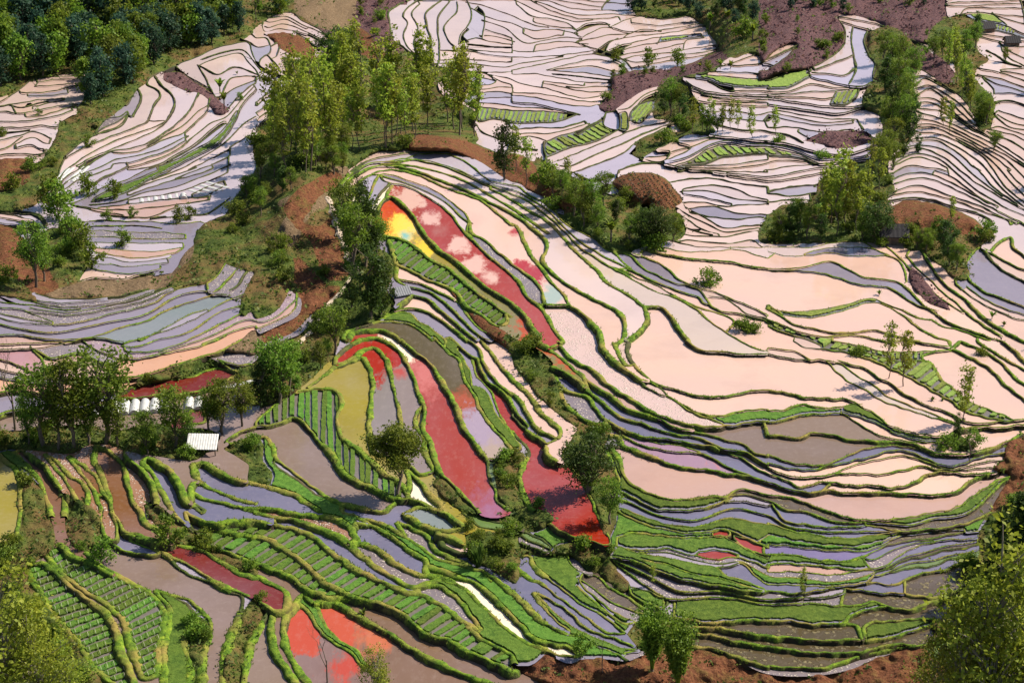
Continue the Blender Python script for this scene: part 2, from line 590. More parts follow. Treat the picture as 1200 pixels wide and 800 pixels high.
38 -1 47 -1.5 58 0.5
58 1 60 5 72 4.5 85 1
120 40 112 43 106 47 112 48.5 120 45
45 72 49 72
T 1 1
54 2 58 2
66 -4 74 -5 84 -3 92 -0.5 100 3 110 8
T 1 0
62 76 70 74.5 80 75.5 90 78 98 81 104 84 110 87
70 74.5 76 72.5 84 72 92 73 100 77 106 82 110 85
T 2 1
12 63 16 63
T 2 2
22 1.5 17 3.5
84 39 86 42.5
T 2 3
118 17 118 20
12 -1 20 7 28 11 38 14 46 15 44 9 42 4 39 -1
T 1 3
75 35 76 39
8 2.3 8 6
'''
# ground that is not terraced: E red earth, D dark burnt scrub, L grassy slope, F forest floor, N dry brown field
LANDS = '''
F 0 0  0 -40 66 -40 72 0 64 14 60 18 56 30 50 32 38 33 25 36 14 38 8 43 0 46 -20 46 -20 -40
F 0 0  36 50 44 38 52 32 62 18 76 17 84 20 90 26 78 32 72 35 68 40 64 42 60 49 52 55 44 60 36 56
F 0 0  64 14 84 12 96 8 110 12 119 16 108 20 100 22 92 26 84 20 76 17 62 18
F 0 0  60 -40 104 -40 98 6 84 12 64 14
L 0 0  88 4 96 -10 102 -10 100 8 92 10
L 0 0  27 57 36 53 42 60 44 63 38 67 30 74 28 80 26 86 20 92 14 98 -6 98 -6 78 16 76 22 71 26 64
E 0 0  -6 74 16 74 14 79 14 84 8 88 -6 90
D 0 0  76 34 84 34 92 39 98 43 104 48 108 52 101 54 97 47 92 44 86 43 80 40 76 38
D 1 0  16 -30 64 -30 72 0 66 3 62 6 63 13 64 19 70 24 64 27 58 24 48 14 44 12 40 20 34 22 32 16 26 12 22 8 16 5
F 0 0  84 -40 136 -40 140 2 130 7 122 12 116 16 110 12 96 8 88 4
N 1 0  18 -30 46 -30 46 10 40 13 34 14 28 12 22 8 18 4
E 1 0  3 16 12 15 20 17 26 21 28 26 22 28 12 24 8 19
E 1 0  46 12 52 15 58 22 62 28 50 30 47 20
F 1 0  12 26 22 28 30 26 36 18 44 14 48 24 56 28 72 25 84 31 92 33 86 38 88 44 96 48 103 52 103 60 104 66 98 66 86 64 76 63 70 70 55 72 40 84 34 98 40 110 48 122 50 130 48 138 36 150 30 150 20 140 6 130 -10 126 -22 120 -30 112 -18 104 -10 92 0 80 -2 72 0 62 14 50 24 48 34 44 34 38 20 38 14 36
N 1 0  0 104 10 95 18 90 28 84 38 78 44 80 36 90 32 98 26 100 20 112 10 120 0 122
E 1 1  12 18 18 10 28 4 38 0 40 6 30 12 26 18 22 24 30 26 34 22 38 26 42 36 44 48 36 52 30 46 26 34 18 26
E 1 0  70 70 76 63 86 64 98 66 108 70 116 74 122 80 122 86 116 84 104 76 90 71 76 71
E 2 0  -2 72 6 74 14 80 20 82 28 88 32 96 26 100 18 94 8 90 0 84 -6 82
F 2 0  10 72 20 78 32 84 34 88 44 92 54 90 62 96 60 100 74 96 82 106 80 112 76 113 62 116 52 120 47 118 40 113 36 111 30 108 24 104 20 99 26 100 30 96 14 84
E 2 1  46 6 52 2 62 1 70 3 76 9 80 15 73 18 62 16 55 12
D 2 0  47 36 60 33 74 32 84 30 98 24 104 26 92 33 80 36 72 40 62 43 54 48 48 52 42 52 40 50 46 44
F 2 0  66 50 70 40 80 37 86 45 90 54 96 62 84 63 78 60 74 57 66 56
L 2 0  54 72 58 68 64 63 76 62 84 62 78 66 66 71 60 75
F 2 0  56 6 58 -30 90 -30 92 8 80 7 70 8 62 8
F 2 0  90 -10 122 -10 122 24 112 25 104 28 98 24 96 20 90 12
D 3 0  -4 -30 78 -30 84 4 84 10 75 20 66 18 55 12 45 9 33 7 36 14 36 20 32 25 26 29 16 33 6 34 -4 38 -4 33 0 33 12 24 14 21 8 21 0 26 -4 26
D 3 0  15 66 24 62 36 61 46 61 50 66 38 70 28 69
F 3 0  48 14 60 13 68 22 66 30 66 38 68 46 66 54 68 62 64 67 58 74 57 80 60 90 56 92 57 97 54 112 46 114 28 114 10 115 -4 114 -4 106 6 96 20 94 24 84 38 78 46 76 52 66 52 55 44 50 46 42 52 34 47 25
D 3 0  64 24 72 22 82 28 88 34 86 40 78 37 72 33 67 34 64 30
F 3 0  74 20 78 12 90 6 100 12 98 22 104 28 99 32 97 36 100 40 106 46 106 56 104 61 99 60 94 50 88 41 86 38 88 32 80 26
E 3 1  57 17 65 14 75 15 85 18 95 22 101 27 97 30 85 29 78 27 65 27 57 24
F 3 1  57 26 65 27 78 27 86 29 98 30 104 27 106 30 100 36 94 41 95 50 92 52 86 50 82 46 76 42 72 38 66 38 60 34 54 36 50 34 52 28
D 3 1  66 44 70 47 76 54 84 62 86 66 78 64 74 62 70 58 66 52
L 3 2  83 45 90 43 94 46 98 48 94 52 86 51
E 3 2  126 40 118 43 112 47 110 55 105 60 112 62 112 65 108 71 105 76 104 84 130 84 130 40
F 3 3  104 0 130 -6 130 90 96 90 80 70 84 58 76 54 82 48 90 38 90 24 98 20 98 10
E 2 3  -6 70 8 71 16 66 26 70 34 68 44 68 54 69 62 66 78 64 84 63 95 65 106 69 120 75 140 76 158 73 170 68 190 63 200 70 216 90 216 110 -30 110 -10 88 18 82 8 78
L 2 3  53 57 57 52 66 49 70 50 84 54 84 63 74 66 62 66 57 62
L 2 2  26 47 32 40 44 38 46 44 44 50 47 57 50 70 49 84 46 92 42 90 40 80 36 72 32 64 26 58 22 54
L 2 3  -10 14 0 14 10 18 18 19 20 16 30 14 40 17 49 17 46 21 50 27 56 34 52 38 46 34 40 29 34 28 30 22 24 20 14 21 8 20 0 20 -10 19
L 1 2  86 62 92 68 98 74 104 80 112 82 120 80 130 78 138 80 140 84 130 90 118 84 106 82 98 80 92 78 86 72 82 66
L 1 2  110 57 118 53 126 52 126 58 124 66 126 72 130 80 120 80 114 74 112 68
E 1 1  88 54 94 57 98 63 106 68 113 73 120 77 126 84 122 86 112 80 106 75 100 69 95 62
L 2 2  -4 -4 6 0 14 4 20 10 19 12 22 20 24 28 30 34 36 40 32 42 26 38 18 32 12 26 6 18 0 10
L 1 1  43 20 52 18 54 28 52 34 58 36 64 40 64 50 62 56 66 62 58 70 50 72 42 76 38 84 30 92 24 100 10 108 -4 108 -10 96 0 88 10 80 20 76 28 68 34 62 40 54 44 46 40 36 36 24 34 14 40 10 46 14
E 1 1  8 46 18 40 26 46 34 54 40 54 34 62 26 68 18 76 8 80 -2 84 -2 78 10 72 20 66 19 54 14 50
N 0 1  18 57 35 53 45 51 60 51 75 48 82 46 88 36 96 34 92 44 86 52 78 56 70 56 58 59 40 59 25 60
L 0 1  92 28 100 22 110 18 118 10 124 4 134 8 130 16 134 20 126 34 116 28 111 32 107 37 106 43 102 49 97 53 90 54 80 55 82 48 90 40
L 0 1  118 32 126 34 132 30 138 44 136 56 130 66 120 70 118 66 116 68 112 67 114 56 120 46 116 42
E 0 1  -6 24 6 27 14 34 22 44 28 54 20 58 12 56 -6 48
L 0 1  18 30 24 26 34 28 40 34 42 44 36 52 28 54 22 44
L 0 1  -6 48 6 50 14 56 18 62 8 60 -6 57
L 0 2  60 20 75 14 88 9 98 7 106 12 98 14 88 17 75 19 60 22
N 0 2  103 5 112 -1 118 -6 122 -4 122 6
F 0 2  -6 42 20 40 40 38 52 42 60 40 72 38 84 40 96 40 104 44 100 50 92 56 84 56 72 54 60 52 46 48 32 53 20 52 6 51 -6 52
L 0 2  116 58 110 54 104 50 112 46 122 44 124 56 128 62 126 68 116 66
L 1 2  -6 30 6 30 14 24 26 18 32 12 38 6 32 -2 20 4 8 6 -4 14 -6 22
L 0 3  -10 8 4 14 10 6 22 4 26 14 22 20 14 26 16 33 22 43 28 51 34 58 40 66 44 73 52 80 56 92 -16 92 -16 20
L 0 2  10 60 18 66 22 76 26 90 22 96 14 92 10 80
L 0 3  30 -10 38 -6 46 0 48 8 46 16 40 19 34 16 30 8
L 0 3  91 47 97 50 98 56 96 64 95 76 95 90 89 90 88 70 86 60 90 54
L 0 3  105 66 109 57 113 48 116 42 121 38 124 45 120 57 117 64 115 74 114 90 105 90
L 0 3  66 -4 74 -4 82 2 90 10 98 16 106 20 116 23 122 28 118 30 106 25 98 20 90 17 80 14 78 8 72 6
L 1 3  97 10 105 8 113 9 122 7 124 16 124 24 122 34 114 30 108 26 100 24 98 15
'''
# colour seeds: type, tile c r, x y
SEEDS = '''
Y 1 2 45 20|olive yellow flooded paddy beside the two red and grey finger paddies
RG1 1 2 58 20|finger paddy red at its tip and grey below, next to the yellow paddy
RG2 1 2 68 20|red arched paddy turning grey, wrapped around the narrow red finger paddy
RC 1 2 88 40|long crimson paddy with a cream head, running down beside the olive brown pool
OL 1 2 93 18|olive brown pool fading to red and violet at its lower end
S 1 2 108 30|narrow emerald seedling strip beside the lower red pool
B 1 2 30 30 90 9|seedling plot with green beds fanned above the pinkish brown pool
G 1 2 20 50|broad pinkish brown pool below the fanned seedling beds
R 1 2 104 11
R 2 2 20 65|large brick red pool under the dark round tree
P 2 2 10 33
C 1 2 76 70|pale cream pool beside the round green tree
YR 1 1 68 25|orange and yellow stained pool with a teal patch, at the head of the spur
RP 1 1 90 32|long crimson paddy with pale pink patches along the top of the spur
PK 1 1 112 28|pale pink paddy with crimson scum at its foot
C 1 1 60 10|little cream wedge at the head of the orange pool
B 1 1 90 50 38 7|long seedling strip with cross beds below the orange pool
V 1 1 50 9
S 1 1 66 69
S 1 1 75 69
V 1 1 70 5
K 2 1 8 54
KS 2 1 30 72|stubble paddy with curved plough marks below the pale hooked paddies
V 2 1 27 33
GL 2 1 85 70
V 2 1 58 44
V 2 1 70 46
V 2 1 52 10
V 2 1 90 20
K 2 2 32 30
M 2 2 38 17
V 2 2 24 16
V 2 2 60 36
V 2 2 4 33
S 2 2 70 76|bright green seedling strip hugging the mauve pool
M 2 2 70 65|mauve pink pool above the bright green seedling strip
VR 2 2 60 48
VR 2 2 75 54
V 2 2 95 53
S 2 2 108 36
S 3 2 10 34
S 3 2 42 32
G 3 2 20 40
G 3 2 20 50
V 3 2 44 52
GL 3 2 38 16
B 3 2 75 16 38 8
B 3 2 60 7.5 90 7
S 3 1 40 63.3
V 3 1 30 45
V 3 1 30 38
V 3 1 105 48
V 3 3 20 3
V 3 3 6 5
S 3 3 12 11.5
S 3 3 12 14.5
VB 3 3 30 20
S 3 3 8 22
M 3 3 10 26
K 3 3 25 31
K 3 3 8 40
K 3 3 24 40
N 3 3 60 40
B 3 3 10 48 5 4
N 3 3 70 34
V 3 3 58 31
N 3 3 60 47
S 3 3 56 54
K 3 3 15 56
N 3 3 30 63
N 3 3 30 69
N 3 3 10 69
S 2 3 78 8
S 2 3 70 14
R 2 3 98 10
R 2 3 112 15
R 2 3 97 20
V 2 3 20 46
V 2 3 30 52
K 2 3 45 42
K 2 3 75 36
K 2 3 60 30
S 2 3 64 39
S 2 3 100 46
V 2 3 110 27
C 2 3 10 62
N 2 3 100 58
N 2 3 100 54
C 1 3 98 34|cream ribbon shaped pool winding down to the red earth bank
V 1 3 55 12
V 1 3 64 16
V 1 3 35 14
K 1 3 60 26
K 1 3 92 44
K 1 3 76 9
T 1 3 80 4|small teal pool under the round green tree
B 1 3 52 34 33 10|long curving plot of seedling beds below the lavender channel
B 1 3 10 20 33 10|short plot of seedling beds ending in open brown water
MR 1 3 6 38|deep maroon end of the long red channel
PR1 1 3 22 60|coral red pool turning mauve, with a bare sapling in front
PR2 1 3 50 56|coral and brown pool behind the light green sapling
GB 1 3 80 62
G 1 3 4 60
B 0 3 40 55 20 8.5|large nursery plot of hooped seedling beds beside the sunlit bank
B 0 3 60 40 27 8.5|nursery plot of hooped seedling beds below the grey pool
S 0 3 83 65|single hooped seedling strip between stone edged bunds
G 0 3 80 30|grey brown pool mirroring a blue tree shadow
Y 0 3 62 6|mustard yellow pool at the foot of the tree row
MR 0 3 100 26|long maroon channel below the mustard pool
KB 0 3 52 7
Y 0 2 4 70|olive green pool at the edge of the tree row
BR 0 2 22 65
BR 0 2 33 68
BR 0 2 40 62
BR 0 2 54 62
V 0 2 78 64
V 0 2 105 66
MR 0 2 90 20|maroon pool behind the white plastic tunnels
MR 0 2 90 36
MP 0 2 8 7
SA 0 2 85 9|salmon coloured paddy curving below the brown bank
SA 0 2 4 20
SA 0 2 70 11
K 0 2 114 12
K 0 1 60 65
K 0 1 8 68
K 0 1 108 44
V 0 1 40 74|long lavender pool lying across the hollow
T 0 1 80 70
V 0 1 105 64
KV 1 1 6 66
V 0 1 60 26
M 0 1 60 39
V 0 1 60 33
S 0 1 60 9
V 0 1 52 6
V 0 0 70 79
V 0 0 95 66
K 0 0 52 58
B 1 0 112 54 70 5
B 2 0 10 55 70 5
B 2 0 30 66 150 5
B 2 0 61 53 50 4
S 2 0 52 57
V 2 0 47 56
B 2 0 95 72 140 6
B 3 0 36 46 60 5
S 3 0 10 40
V 3 0 30 35
V 3 0 44 28
V 1 0 105 38
V 1 0 105 48
V 2 0 10 47
V 2 0 10 50
V 2 0 70 73
S 2 0 78 18
B 3 0 112 14 60 4
S 3 0 105 8
V 2 0 90 68
'''
# trees: species, base x y, height px, group key
TREES = '''
br 52 523 100 row|bl 86 524 112 row|br 124 524 126 row|bare 18 505 112 row|bl 138 527 66 row|bl 104 526 80 row|bl 68 526 84 row|bl 34 520 62 row
br 173 536 58 row|br 205 527 80 row|br 262 513 72 row|br 284 506 62 row|br 246 508 56 row|bl 222 522 44 row
br 326 478 90 cliff|dk 308 482 62 cliff|br 340 462 60 cliff|br 392 416 62 cliff|dk 434 374 92 cliff|dk 446 372 76 cliff|br 416 322 84 cliff|dk 428 312 88 cliff|br 442 304 58 cliff|br 404 280 70 cliff|dk 424 262 56 cliff|bl 376 436 40 cliff|dk 412 362 54 cliff
br 42 337 78 hollow|bl 52 330 60 hollow|sm 108 318 34 hollow|sm 96 300 40 hollow|sm 84 292 46 hollow|sm 70 262 50 hollow|sm 58 248 46 hollow|sm 144 292 26 hollow|sm 135 236 26 hollow|sm 104 232 30 hollow|sm 127 262 18 hollow|sm 155 258 16 hollow|sm 210 264 24 hollow|sm 222 260 22 hollow
rd 466 588 92 lone|dk2 690 574 80 lone|br 715 614 58 lone|spk 560 672 44 lone|bam 764 786 66 lone|bam 794 806 72 lone|sm 680 772 32 lone|bare 706 788 58 lone|bare 384 806 90 lone|lt 440 822 70 lone|plm 426 728 20 lone|bare 1136 548 62 lone|sm 197 646 44 lone|sm 120 664 40 lone
al 1040 448 70 slim|al 1059 457 74 slim|al 1128 500 76 slim|dk 1122 516 34 slim|sh 830 337 22 slim|sh 871 392 22 slim|sh 884 394 16 slim|sh 1007 420 16 slim|plm 1030 350 13 slim|plm 1092 474 12 slim|plm 1104 474 11 slim|sh 1150 420 14 slim|plm 1162 378 18 slim|plm 1176 386 12 slim|al 765 690 34 slim|al 940 706 44 slim|sh 1108 530 22 slim
lt 1150 868 215 near|lt 1188 850 262 near|lt 1118 852 150 near|con 1192 690 110 near|con 1212 676 120 near|con 1170 664 60 near|lt 1096 828 86 near|lt 1176 790 110 near|lt 18 850 195 near|lt 54 846 150 near|lt -12 826 150 near|lt 30 780 90 near|lt 84 826 84 near
dk 592 214 68 ridge|al 616 218 60 ridge|al 604 202 58 ridge|al 664 226 44 ridge|br 660 234 36 ridge|br 708 242 40 ridge|br 684 266 46 ridge|br 672 254 44 ridge|br 700 274 38 ridge|br 692 258 50 ridge|plm 716 284 36 ridge|dk2 768 290 52 ridge|br 790 288 40 ridge|dk2 756 286 44 ridge|dk 722 262 30 ridge|br 738 286 32 ridge|br 648 232 30 ridge|sh 770 296 24 ridge|sh 640 220 30 ridge
dk 926 278 44 belt|br 946 280 38 belt|br 912 282 34 belt|dk 962 284 36 belt|al 966 274 84 belt|al 980 276 92 belt|al 992 272 80 belt|al 1004 272 74 belt|al 974 262 80 belt|dk2 1026 284 52 belt|al 1014 264 70 belt|br 936 272 40 belt|br 1074 292 22 belt|br 1086 296 24 belt|dk 1112 312 50 belt|dk 1106 300 44 belt|br 1120 318 34 belt|al 1114 268 40 belt|al 988 256 88 belt|br 1010 284 34 belt|br 1092 292 24 belt
br 1036 74 36 grove|br 1044 90 44 grove|dk 1038 108 44 grove|br 1056 84 40 grove|br 1052 112 46 grove|dk 1046 130 40 grove|br 1060 134 44 grove|br 1042 156 44 grove|br 1056 164 50 grove|dk 1066 168 44 grove|br 1046 178 40 grove|br 1062 148 46 grove|br 1038 192 40 grove|dk 1076 182 26 grove|br 1034 206 46 grove|al 1020 216 50 grove|al 1030 226 56 grove|br 1064 120 40 grove|br 1070 98 44 grove|br 1046 200 34 grove|dk 1070 152 38 grove|dk 1058 186 34 grove
al 1110 86 50 edge|al 1120 98 56 edge|br 1094 72 30 edge|al 1126 120 54 edge|br 1130 72 34 edge|br 1142 58 32 edge|al 1136 136 52 edge|br 1150 140 34 edge|br 1156 148 32 edge|dk 1144 42 28 edge|al 1118 74 44 edge|br 1132 106 36 edge|br 1164 180 28 edge|plm 1166 176 26 edge|br 1104 66 26 edge|al 1104 152 40 edge|al 1112 160 44 edge|dk 1134 122 34 edge|br 1178 76 20 edge
br 786 136 40 knoll|br 796 132 34 knoll|dk 778 134 30 knoll|dk 800 138 26 knoll|al 812 158 42 knoll|al 822 160 40 knoll|al 832 158 44 knoll|al 846 158 38 knoll|al 856 156 42 knoll|al 864 158 38 knoll|br 828 158 26 knoll|br 840 158 24 knoll|sm 722 74 20 knoll|sm 760 80 24 knoll|sm 794 78 22 knoll|sm 730 86 14 knoll|al 880 168 44 knoll|al 908 162 40 knoll|sh 912 172 16 knoll|sh 964 190 14 knoll|sm 830 86 16 knoll|plm 844 84 18 knoll|plm 856 84 16 knoll|plm 820 84 14 knoll
dk2 398 82 54 knoll|br 410 74 40 knoll|dk 390 86 36 knoll|sm 352 90 22 knoll|sm 342 88 18 knoll|sm 366 90 16 knoll|sm 328 20 26 knoll
plm 263 128 26 bank|plm 258 112 24 bank|plm 278 90 8 bank|sm 104 176 18 bank|sm 282 120 12 bank|sm 45 138 12 bank|sh 2 162 12 bank|plm 832 36 26 bank|plm 852 30 24 bank|plm 882 48 26 bank|sh 872 44 22 bank|plm 548 60 8 bank
'''
# ---------------------------------------------------------------- helpers
rng = random.Random(7); nrng = np.random.default_rng(5)
cp, sp = math.cos(R(PITCH)), math.sin(R(PITCH))

def unproj(x, y, z):
    """photo pixel + elevation -> world xy (numpy friendly)"""
    a = (x - 600.0) / F; b = (400.0 - y) / F
    dy = cp + b * sp; dz = b * cp - sp
    t = (z - CAM_H) / dz
    return a * t, dy * t

def pxm(x, y, z):                      # pixels per metre at that point
    b = (400.0 - y) / F
    return F / ((z - CAM_H) / (b * cp - sp))

def mesh_obj(name, verts, faces, mat=None, parent=None, smooth=False):
    me = bpy.data.meshes.new(name)
    me.from_pydata([tuple(v) for v in verts], [], [tuple(f) for f in faces])
    if smooth: me.polygons.foreach_set('use_smooth', [True] * len(me.polygons))
    o = bpy.data.objects.new(name, me); COL.objects.link(o)
    if mat: me.materials.append(mat)
    if parent: o.parent = parent
    return o

def empty(name, loc=(0, 0, 0), rz=0.0):
    o = bpy.data.objects.new(name, None); COL.objects.link(o)
    o.location = loc; o.rotation_euler = (0, 0, rz); o.empty_display_size = 0.2
    return o

def tag(o, label=None, cat=None, group=None, kind=None):
    if label: o['label'] = label
    if cat: o['category'] = cat
    if group: o['group'] = group
    if kind: o['kind'] = kind
    return o

# ---------------------------------------------------------------- materials
class NT:
    def __init__(s, name):
        s.m = bpy.data.materials.new(name); s.m.use_nodes = True; s.t = s.m.node_tree
        s.b = s.t.nodes['Principled BSDF']
    def n(s, typ, **kw):
        nd = s.t.nodes.new('ShaderNode' + typ)
        for k, v in kw.items(): setattr(nd, k, v)
        return nd
    def l(s, a, b): s.t.links.new(a, b)
    def noise(s, vec, scale, detail=4, rough=0.6, out='Fac', dist=0):
        nd = s.n('TexNoise'); nd.inputs['Scale'].default_value = scale; nd.inputs['Detail'].default_value = detail
        nd.inputs['Roughness'].default_value = rough; nd.inputs['Distortion'].default_value = dist
        if vec is not None: s.l(vec, nd.inputs['Vector'])
        return nd.outputs[out]
    def ramp(s, fac, stops, interp='LINEAR'):
        nd = s.n('ValToRGB'); cr = nd.color_ramp; cr.interpolation = interp
        while len(cr.elements) < len(stops): cr.elements.new(0.5)
        for e, (p, c) in zip(cr.elements, stops):
            e.position = p; e.color = (c[0], c[1], c[2], 1) if not isinstance(c, (int, float)) else (c, c, c, 1)
        s.l(fac, nd.inputs[0]); return nd.outputs[0]
    def mix(s, fac, a, b, blend='MIX'):
        nd = s.n('Mix', data_type='RGBA', blend_type=blend)
        for sock, v in ((nd.inputs[0], fac), (nd.inputs[6], a), (nd.inputs[7], b)):
            if isinstance(v, (int, float)): sock.default_value = v
            elif isinstance(v, (tuple, list)): sock.default_value = (v[0], v[1], v[2], 1)
            else: s.l(v, sock)
        return nd.outputs[2]
    def math(s, op, a, b=None, c=None):
        nd = s.n('Math', operation=op)
        for i, v in enumerate((a, b, c)):
            if v is None: continue
            if isinstance(v, (int, float)): nd.inputs[i].default_value = v
            else: s.l(v, nd.inputs[i])
        return nd.outputs[0]
    def bump(s, h, strength=0.3, dist=0.1):
        nd = s.n('Bump'); nd.inputs['Strength'].default_value = strength; nd.inputs['Distance'].default_value = dist
        s.l(h, nd.inputs['Height']); s.l(nd.outputs[0], s.b.inputs['Normal'])
    def pos(s): return s.n('NewGeometry').outputs['Position']
    def objcol(s): return s.n('ObjectInfo').outputs['Color']
    def objrand(s): return s.n('ObjectInfo').outputs['Random']

def water_mat(name, blobs=None, speck=None, scum=False, fixed=None):
    """muddy paddy water: object colour = the water's own colour, thin ripples, glossy skin"""
    k = NT(name); p = k.pos()
    if fixed: rg = k.n('RGB'); rg.outputs[0].default_value = fixed; base = rg.outputs[0]
    else: base = k.objcol()
    flat = k.n('Mapping'); k.l(p, flat.inputs[0]); flat.inputs['Scale'].default_value = (1, 1, 0); p2 = flat.outputs[0]
    big = k.noise(p2, 0.045, 4, 0.6); big2 = k.noise(p2, 0.11, 5, 0.65)
    dk = k.mix(0.75, base, (0.20, 0.17, 0.23), 'MULTIPLY')
    v1 = k.mix(k.ramp(big, [(0.42, 0.0), (0.72, 0.42)]), base, k.mix(0.55, base, (0.30, 0.25, 0.33)))
    v1 = k.mix(k.ramp(big2, [(0.5, 0.0), (0.75, 0.22)]), v1, dk)
    if blobs:
        wob = k.noise(p2, 0.42, 9, 0.72, 'Color')
        col = v1
        for (bx, by, rad, soft, c, pw) in blobs:
            off = k.n('VectorMath', operation='SUBTRACT'); k.l(p2, off.inputs[0]); off.inputs[1].default_value = (bx, by, 0)
            add = k.n('VectorMath', operation='MULTIPLY_ADD'); k.l(wob, add.inputs[0])
            add.inputs[1].default_value = (pw, pw, 0); 
            sub = k.n('VectorMath', operation='SUBTRACT'); k.l(off.outputs[0], sub.inputs[0]); sub.inputs[1].default_value = (pw * .5, pw * .5, 0)
            k.l(sub.outputs[0], add.inputs[2])
            le = k.n('VectorMath', operation='LENGTH'); k.l(add.outputs[0], le.inputs[0])
            mr = k.n('MapRange'); k.l(le.outputs['Value'], mr.inputs[0]); mr.inputs[1].default_value = rad - soft; mr.inputs[2].default_value = rad + soft
            mr.inputs[3].default_value = 1; mr.inputs[4].default_value = 0
            col = k.mix(mr.outputs[0], col, c)
        v1 = col
    fine = k.noise(p2, 1.4, 5, 0.7)
    col = k.mix(k.ramp(fine, [(0.5, 0.0), (0.8, 0.12)]), v1, (0.5, 0.42, 0.38))
    rough = 0.06
    if speck:
        vo = k.n('TexVoronoi'); vo.inputs['Scale'].default_value = speck[0]; k.l(p2, vo.inputs['Vector'])
        patch = k.noise(p2, 0.5, 4, 0.7)
        m = k.math('MULTIPLY', k.ramp(k.math('ADD', vo.outputs['Distance'], k.math('MULTIPLY_ADD', k.noise(p2, 3.0, 5, .7), 1.3, -.65)), [(0.2, 1.0), (0.42, 0.0)]), k.ramp(patch, [(speck[1], 0.0), (speck[1] + .1, 1.0)]))
        col = k.mix(m, col, speck[2])
        ro = k.math('MULTIPLY_ADD', m, 0.7, 0.1); k.l(ro, k.b.inputs['Roughness'])
        k.bump(m, 0.7, 0.12)
    else:
        k.b.inputs['Roughness'].default_value = rough
        k.bump(k.noise(p2, 1.6, 4, 0.6), 0.06, 0.03)
    k.l(col, k.b.inputs['Base Color'])
    k.b.inputs['IOR'].default_value = 1.33; k.b.inputs['Specular IOR Level'].default_value = 0.22 if scum else 0.5
    if scum: k.b.inputs['Roughness'].default_value = 0.16
    return k.m

def grass_mat(name, cols, scale=0.8, soil=None, vary=False):  # soil: dark earth tone that paints shade onto steep faces
    k = NT(name); p = k.pos()
    n1 = k.noise(p, scale, 6, 0.75); n2 = k.noise(p, scale * 0.16, 3, 0.6)
    c = k.ramp(n1, [(0.28, cols[0]), (0.46, cols[1]), (0.6, cols[2]), (0.76, cols[3])])
    c = k.mix(k.ramp(n2, [(0.45, 0.0), (0.66, 0.8)]), c, cols[4])
    if vary:
        hs = k.n('HueSaturation'); k.l(c, hs.inputs['Color']); k.l(k.math('MULTIPLY_ADD', k.objrand(), 0.55, 0.68), hs.inputs['Value']); k.l(k.math('MULTIPLY_ADD', k.objrand(), 0.05, 0.465), hs.inputs['Hue']); c = hs.outputs[0]
    if soil:                                # bank shade painted in: steep faces mixed to dark mud colour, turf on top
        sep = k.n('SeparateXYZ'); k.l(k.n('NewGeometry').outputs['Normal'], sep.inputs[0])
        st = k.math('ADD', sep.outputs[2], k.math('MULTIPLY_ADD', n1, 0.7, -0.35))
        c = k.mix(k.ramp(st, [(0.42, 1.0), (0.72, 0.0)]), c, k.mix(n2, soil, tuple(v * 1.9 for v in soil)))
    k.l(c, k.b.inputs['Base Color']); k.b.inputs['Roughness'].default_value = 0.9
    k.b.inputs['Specular IOR Level'].default_value = 0.15
    k.bump(n1, 0.9, 0.25)
    return k.m

def leaf_mat(name, c0, c1, c2):
    k = NT(name); p = k.pos(); n1 = k.noise(p, 1.1, 3, 0.6)
    c = k.ramp(n1, [(0.3, c0), (0.5, c1), (0.7, c2)])
    hs = k.n('HueSaturation'); k.l(c, hs.inputs['Color'])
    k.l(k.math('MULTIPLY_ADD', k.objrand(), 0.5, 0.75), hs.inputs['Value'])
    k.l(k.math('MULTIPLY_ADD', k.objrand(), 0.05, 0.475), hs.inputs['Hue'])
    k.l(hs.outputs[0], k.b.inputs['Base Color']); k.b.inputs['Roughness'].default_value = 0.6
    k.b.inputs['Specular IOR Level'].default_value = 0.25
    tr = k.n('BsdfTranslucent'); k.l(hs.outputs[0], tr.inputs[0])
    mx = k.n('MixShader'); mx.inputs[0].default_value = 0.45
    k.l(k.b.outputs[0], mx.inputs[1]); k.l(tr.outputs[0], mx.inputs[2])
    k.l(mx.outputs[0], k.t.nodes['Material Output'].inputs[0])
    return k.m

def plain_mat(name, c, rough=0.8, n=0.25, scale=3.0, dark=None):
    k = NT(name); p = k.n('TexCoord').outputs['Object']
    nn = k.noise(p, scale, 5, 0.7)
    d = dark or tuple(v * 0.55 for v in c)
    k.l(k.ramp(nn, [(0.5 - n, d), (0.5 + n, c)]), k.b.inputs['Base Color']); k.b.inputs['Roughness'].default_value = rough
    k.bump(nn, 0.3, 0.05)
    return k.m

# ---------------------------------------------------------------- lines -> raster -> paddies
MX, MY, SC = 80, 60, 2                  # margin round the photo, raster scale
RW, RH = (1200 + 2 * MX) * SC, (800 + 2 * MY) * SC

def spline(pts, step=2.0):
    P = np.array(pts, float)
    if len(P) < 3:
        n = max(2, int(np.hypot(*(P[-1] - P[0])) / step)); t = np.linspace(0, 1, n)[:, None]
        return P[0] * (1 - t) + P[-1] * t
    Q = np.vstack([2 * P[0] - P[1], P, 2 * P[-1] - P[-2]])
    out = []
    for i in range(1, len(Q) - 2):
        p0, p1, p2, p3 = Q[i - 1:i + 3]
        n = max(2, int(np.hypot(*(p2 - p1)) / step))
        t = np.linspace(0, 1, n, endpoint=False)[:, None]
        out.append(0.5 * (2 * p1 + (p2 - p0) * t + (2 * p0 - 5 * p1 + 4 * p2 - p3) * t ** 2 + (3 * p1 - p0 - 3 * p2 + p3) * t ** 3))
    out.append(P[-1:])
    return np.vstack(out)

